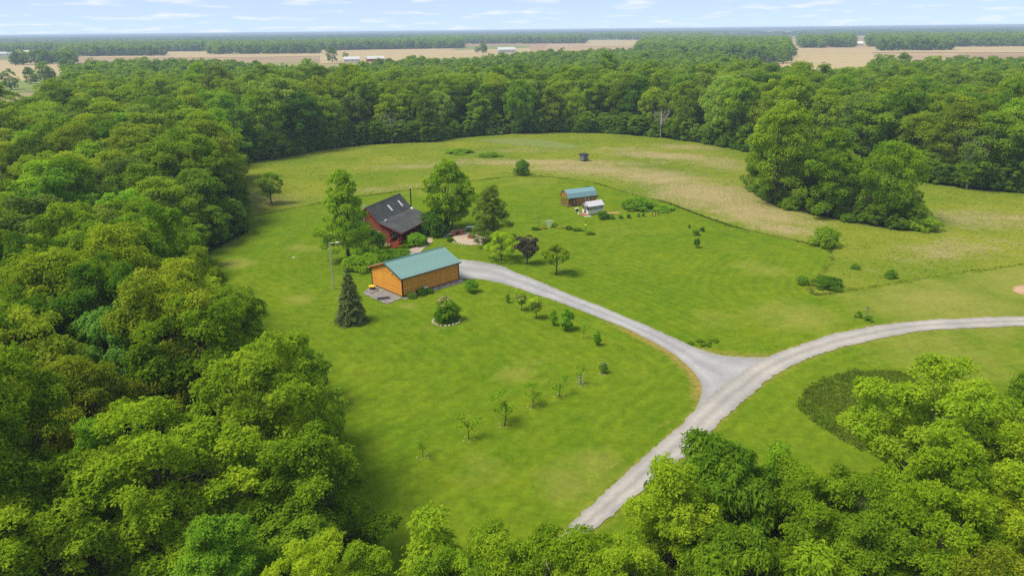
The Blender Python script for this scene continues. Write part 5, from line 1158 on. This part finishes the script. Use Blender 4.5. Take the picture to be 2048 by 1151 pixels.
pb = thing("potting_stand", "small dark potting stand left of the greenhouse", "stand", (15.2, 159.9, 0), D(29))
for sx in (-.4, .4):
    for sy in (-.22, .22): MB().box(sx - .03, sx + .03, sy - .03, sy + .03, 0, .95).build("leg", M['cream'], pb)
MB().box(-.46, .46, -.28, .28, .951, 1.0).build("top", M['cream'], pb); MB().box(-.36, .36, -.2, .2, .3, .85).build("crate", M['green_stake'], pb)
bd = thing("garden_bed", "yellowish raised bed strip to the right of the greenhouse", "raised bed", (23.3, 158.3, 0), D(8))
MB().box(-1.6, 1.6, -.45, .45, 0, .22).build("soil", M['soil'], bd)
for y0_ in (-.5, .452): MB().box(-1.65, 1.65, y0_, y0_ + .048, 0, .27).build("edging_board", M['yellow'], bd)
ob = thing("hunting_hide", "small grey box hide standing alone in the back meadow", "hide", (23.7, 228.2, 0), D(33))
for sx in (-.8, .8):
    for sy in (-.8, .8): MB().box(sx - .06, sx + .06, sy - .06, sy + .06, 0, .35).build("leg", M['brownwood'], ob)
MB().box(-1.05, 1.05, -1.05, 1.05, .35, 2.05).build("cabin", M['greybox'], ob)
MB().hexa([(-1.2, -1.2, 2.06), (1.2, -1.2, 2.06), (1.2, 1.2, 2.06), (-1.2, 1.2, 2.06), (-1.15, -1.15, 2.22), (1.15, -1.15, 2.22), (1.15, 1.15, 2.32), (-1.15, 1.15, 2.32)]).build("roof", M['black'], ob)
MB().box(-.45, .35, -1.07, -1.052, 1.35, 1.65).build("window", M['black'], ob); MB().box(-1.07, -1.052, -.4, .4, 1.35, 1.65).build("window", M['black'], ob); MB().box(.45, .8, -1.075, -1.052, 1.15, 1.6).build("notice", M['white'], ob)

# ------------------------------------------------------------------ far country: fields, woods, farms
def fsheet(name, pts, z, mat, label):
    return tag(MB().add([(a, b, z) for a, b in pts], [tuple(range(len(pts)))]).build(name, mat), label, kind="structure")
FIELD_LIST = [
    ( [(-449, 598), (-422, 652), (-506, 885), (-744, 1248), (-895, 1207)] , 'field_tan' , 'tan stubble field at the far left behind the wood' ),
    ( [(-396, 526), (-351, 555), (-429, 693), (-507, 678)] , 'field_green' , 'small green field between the wood and the tan stubble at far left' ),
    ( [(-824, 1361), (-466, 1281), (-279, 1298), (-351, 1638), (-612, 1658), (-1080, 1829)] , 'field_tan' , 'long tan field beyond the wood on the left' ),
    ( [(-252, 984), (-156, 1055), (35, 1250), (51, 1836), (-114, 1807), (-373, 1687), (-414, 1623)] , 'field_tan' , 'tan field with barns beyond the middle of the wood' ),
    ( [(-127, 1590), (-10, 1667), (48, 1735), (54, 1950), (-125, 1977)] , 'field_green' , 'pale green strip in the field by the lone pair of trees' ),
    ( [(175, 1777), (330, 1811), (470, 2790), (306, 2921)] , 'field_tan' , 'tan field in a gap of the distant woods, right of centre' ),
    ( [(268, 729), (358, 711), (670, 1380), (563, 1464)] , 'field_tan' , 'tan field in the gap of the woods on the right' ),
    ( [(570, 1173), (827, 1083), (1065, 1398), (717, 1477)] , 'field_tan' , 'long tan field at the far right before the blue woods' ),
]
WOOD_LIST = [
    ( [(-1290, 1746), (-1023, 1692), (-914, 1768), (-1097, 2127), (-1545, 2095)] , 11 , 'dark distant wood at the far left beyond the tan field' ),
    ( [(-1032, 1854), (-642, 1708), (-407, 1788), (-490, 2155), (-1319, 2345)] , 12 , 'long distant wood beyond the left tan field' ),
    ( [(-410, 1701), (-111, 1756), (-142, 2261), (-597, 2350)] , 12 , 'dense distant wood behind the barns' ),
    ( [(-222, 2388), (224, 2211), (311, 3070), (-556, 3802)] , 15 , 'long blue green wood beyond the middle fields' ),
    ( [(315, 2914), (701, 2605), (1110, 4135), (536, 4969)] , 20 , 'thin blue wood behind the small right of centre field' ),
    ( [(176, 1037), (246, 906), (317, 849), (622, 1664), (602, 2236), (428, 2352)] , 11 , 'green wood running away to the right of centre' ),
    ( [(585, 1495), (625, 1477), (869, 2057), (811, 2096)] , 12 , 'small block of wood behind the right gap field' ),
    ( [(651, 1508), (688, 1491), (1065, 2313), (1013, 2354)] , 12 , 'second small block of wood behind the right gap field' ),
    ( [(730, 1515), (1065, 1398), (1648, 2171), (1183, 2464)] , 15 , 'blue wood along the far side of the right field' ),
    ( [(-871, 1440), (-664, 1431), (-679, 1465), (-898, 1484)] , 9 , 'thin hedgerow crossing the long tan field on the left' ),
    ( [(-598, 1483), (-375, 1471), (-384, 1506), (-615, 1527)] , 9 , 'second thin hedgerow crossing the long tan field' ),
    ( [(631, 1262), (742, 1250), (757, 1275), (644, 1288)] , 9 , 'thin hedgerow crossing the long tan field at the far right' ),
    ( [(-697, 1042), (-641, 1092), (-652, 1111), (-708, 1060)] , 9 , 'thin hedgerow across the far left stubble field' ),
    ( [(-2558, 3478), (-2294, 3575), (-2801, 4510), (-3273, 4455)] , 22 , 'faint blue wood far off on the left' ),
]
FIELD_TREES = [
    ( -417 , 639 , 14 , 'dark bush like tree at the left end of the tan stubble field' ),
    ( -388 , 570 , 16 , 'round dark tree standing at the far left edge' ),
    ( -395 , 624 , 20 , 'bright tree standing up before the far left field' ),
    ( -672 , 1083 , 18 , 'dark tree at the edge of the far left tan field' ),
    ( -533 , 891 , 22 , 'tall tree at the right end of the far left field' ),
    ( -250 , 1045 , 20 , 'big dark round tree left of the white roofed barns' ),
    ( -252 , 1136 , 11 , 'small tree touching the first white barn' ),
    ( -50 , 1389 , 20 , 'taller of two lone trees in the pale field' ),
    ( -63 , 1425 , 10 , 'shorter of two lone trees in the pale field' ),
    ( 416 , 1084 , 12 , 'small tree at left edge of the right gap field' ),
]
BARNS = [
    ( 'barn' , (-221, 1038) , 0.15 , 22 , 12 , 4 , 3 , 'barnwhite' , 'barnwhite' , 'white roofed barn beyond the wood, left one of the pair' , 'barn' ),
    ( 'barn' , (-190, 1047) , 0.3 , 24 , 12 , 4 , 3 , 'barnred' , 'barnwhite' , 'red walled barn with white roof beside the plain white one' , 'barn' ),
    ( 'barn' , (-6, 1374) , 0.2 , 32 , 16 , 6 , 4 , 'barnwhite' , 'barnwhite' , 'large white barn in the pale field beyond the wood' , 'barn' ),
    ( 'farm_shed' , (-1028, 1530) , 0.0 , 50 , 16 , 5 , 3 , 'barnwhite' , 'barnwhite' , 'long white farm shed at the far left edge' , 'farm shed' ),
    ( 'farm_shed' , (-1012, 1555) , 0.1 , 36 , 14 , 6 , 4 , 'barnwhite' , 'galv' , 'shorter white farm shed right of the long one, far left' , 'farm shed' ),
    ( 'farmhouse' , (734, 1716) , 0.4 , 16 , 11 , 6 , 4 , 'barnwhite' , 'galv' , 'white farmhouse between two distant blocks of wood' , 'house' ),
    ( 'farmhouse' , (750, 1600) , 0.1 , 18 , 11 , 5 , 4 , 'white' , 'white' , 'white farmhouse at the end of the right hand blue wood' , 'house' ),
    ( 'farm_shed' , (596, 3163) , 0.1 , 50 , 20 , 6 , 4 , 'white' , 'white' , 'tiny white shed beyond the small right of centre field' , 'farm shed' ),
    ( 'farm_shed' , (-3531, 6661) , 0.1 , 90 , 30 , 9 , 5 , 'white' , 'white' , 'tiny pale building far off on the left plain' , 'farm shed' ),
    ( 'farm_shed' , (-681, 5704) , 0.0 , 110 , 40 , 9 , 6 , 'white' , 'white' , 'tiny pale building near the horizon above the middle wood' , 'farm shed' ),
    ( 'farm_shed' , (2347, 4272) , 0.0 , 90 , 40 , 9 , 6 , 'white' , 'white' , 'tiny pale building near the horizon on the right' , 'farm shed' ),
]
HAZE_DENSITY = 0.00019
for q, (pts, mt, lb_) in enumerate(FIELD_LIST): fsheet("field", pts, .1 + .05 * q, M[mt], lb_)
rw = np.random.default_rng(77)
def wood(name, poly, sp, label, seed, tint, hlo=15, hhi=22):
    p = np.array(poly); n = int((np.ptp(p[:, 0]) * np.ptp(p[:, 1])) / (sp * sp) * 1.15) + 5
    x_, y_ = rw.uniform(p[:, 0].min(), p[:, 0].max(), n), rw.uniform(p[:, 1].min(), p[:, 1].max(), n); ok_ = in_poly(x_, y_, poly)
    pts = np.stack([x_[ok_], y_[ok_]], 1)
    if len(pts) > 4200: pts = pts[:4200]
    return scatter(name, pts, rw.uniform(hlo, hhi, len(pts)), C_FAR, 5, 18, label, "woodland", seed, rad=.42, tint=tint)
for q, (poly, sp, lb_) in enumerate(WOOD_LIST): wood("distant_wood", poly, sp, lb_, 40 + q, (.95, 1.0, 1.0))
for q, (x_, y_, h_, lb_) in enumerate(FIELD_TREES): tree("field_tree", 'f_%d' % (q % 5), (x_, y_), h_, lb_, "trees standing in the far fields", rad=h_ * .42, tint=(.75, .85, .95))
# woods beyond: bumpy canopies in strips toward the horizon
cv, cf = [], []
def canopy(cx, cy, w, d):
    nx_, ny_ = max(4, int(w / 22)), max(3, int(d / 30)); base = len(cv)
    for j in range(ny_ + 1):
        for i in range(nx_ + 1):
            e_ = 0 if (i in (0, nx_) or j in (0, ny_)) else 1
            x_ = cx + (i / nx_ - .5) * w + rw.normal(0, 5); y_ = cy + (j / ny_ - .5) * d * (1 + .3 * math.sin(x_ / 130)) + rw.normal(0, 6)
            cv.append((x_, y_, (rw.uniform(9, 21) if e_ else -.1)))
    for j in range(ny_):
        for i in range(nx_): q = base + j * (nx_ + 1) + i; cf.append((q, q + 1, q + nx_ + 2, q + nx_ + 1))
for band, n_, wr, dr_ in ((3000, 14, (250, 900), (60, 160)), (3900, 18, (300, 1200), (80, 220)), (5200, 24, (400, 1500), (160, 500)), (7000, 36, (600, 2000), (250, 700)), (9500, 40, (900, 2800), (300, 900)), (13000, 46, (1200, 4200), (400, 1200)), (18000, 60, (2000, 6000), (600, 1500))):
    for _ in range(n_):
        t = rw.uniform(-.86, .86); yy = band * rw.uniform(.85, 1.18); canopy(t * yy, yy, rw.uniform(*wr), rw.uniform(*dr_))
far = np_mesh("horizon_woods", np.array(cv), [np.array(cf)], M['canopy'])
tag(link("horizon_woods", far), "blue hazy bands of woodland near the horizon", "woodland", kind="stuff")
def barn(name, loc, rz, L_, W_, h_, rh, wall, roof, label, cat="barn", win=3):
    b = thing(name, label, cat, (loc[0], loc[1], 0), rz)
    MB().prism([(-W_ / 2, -.2), (W_ / 2, -.2), (W_ / 2, h_), (0, h_ + rh - .1), (-W_ / 2, h_)], 'x', -L_ / 2, L_ / 2).build("wall", M[wall], b)
    for s_ in (-1, 1): slab((s_ * (W_ / 2 + .4), h_ - .2), (0, h_ + rh + .12), -L_ / 2 - .4, L_ / 2 + .4, .18).build("roof", M[roof], b)
    for q in range(win): MB().box(-L_ / 2 + (q + .6) * L_ / (win + .2), -L_ / 2 + (q + .6) * L_ / (win + .2) + 1.2, -W_ / 2 - .06, -W_ / 2 - .005, 1.2, 2.4).build("window", M['glass'], b)
    MB().box(-L_ / 2 - .06, -L_ / 2 - .005, -1.4, 1.4, -.1, 2.9).build("door", M['brown_trim'], b)
    return b
for a in BARNS: barn(*a)

# ------------------------------------------------------------------ the air
k = NT("summer_haze")
pv = k.n("ShaderNodeVolumePrincipled", {"Color": (.62, .78, 1.0), "Density": HAZE_DENSITY, "Anisotropy": .0})
k.t.links.new(pv.outputs[0], k.out.inputs["Volume"])
hz = MB().box(-25000, 25000, -2500, 25000, -1.2, 41.0).build("haze", k.m)
tag(hz, "thin blue summer haze lying over the far country", "haze", kind="stuff")
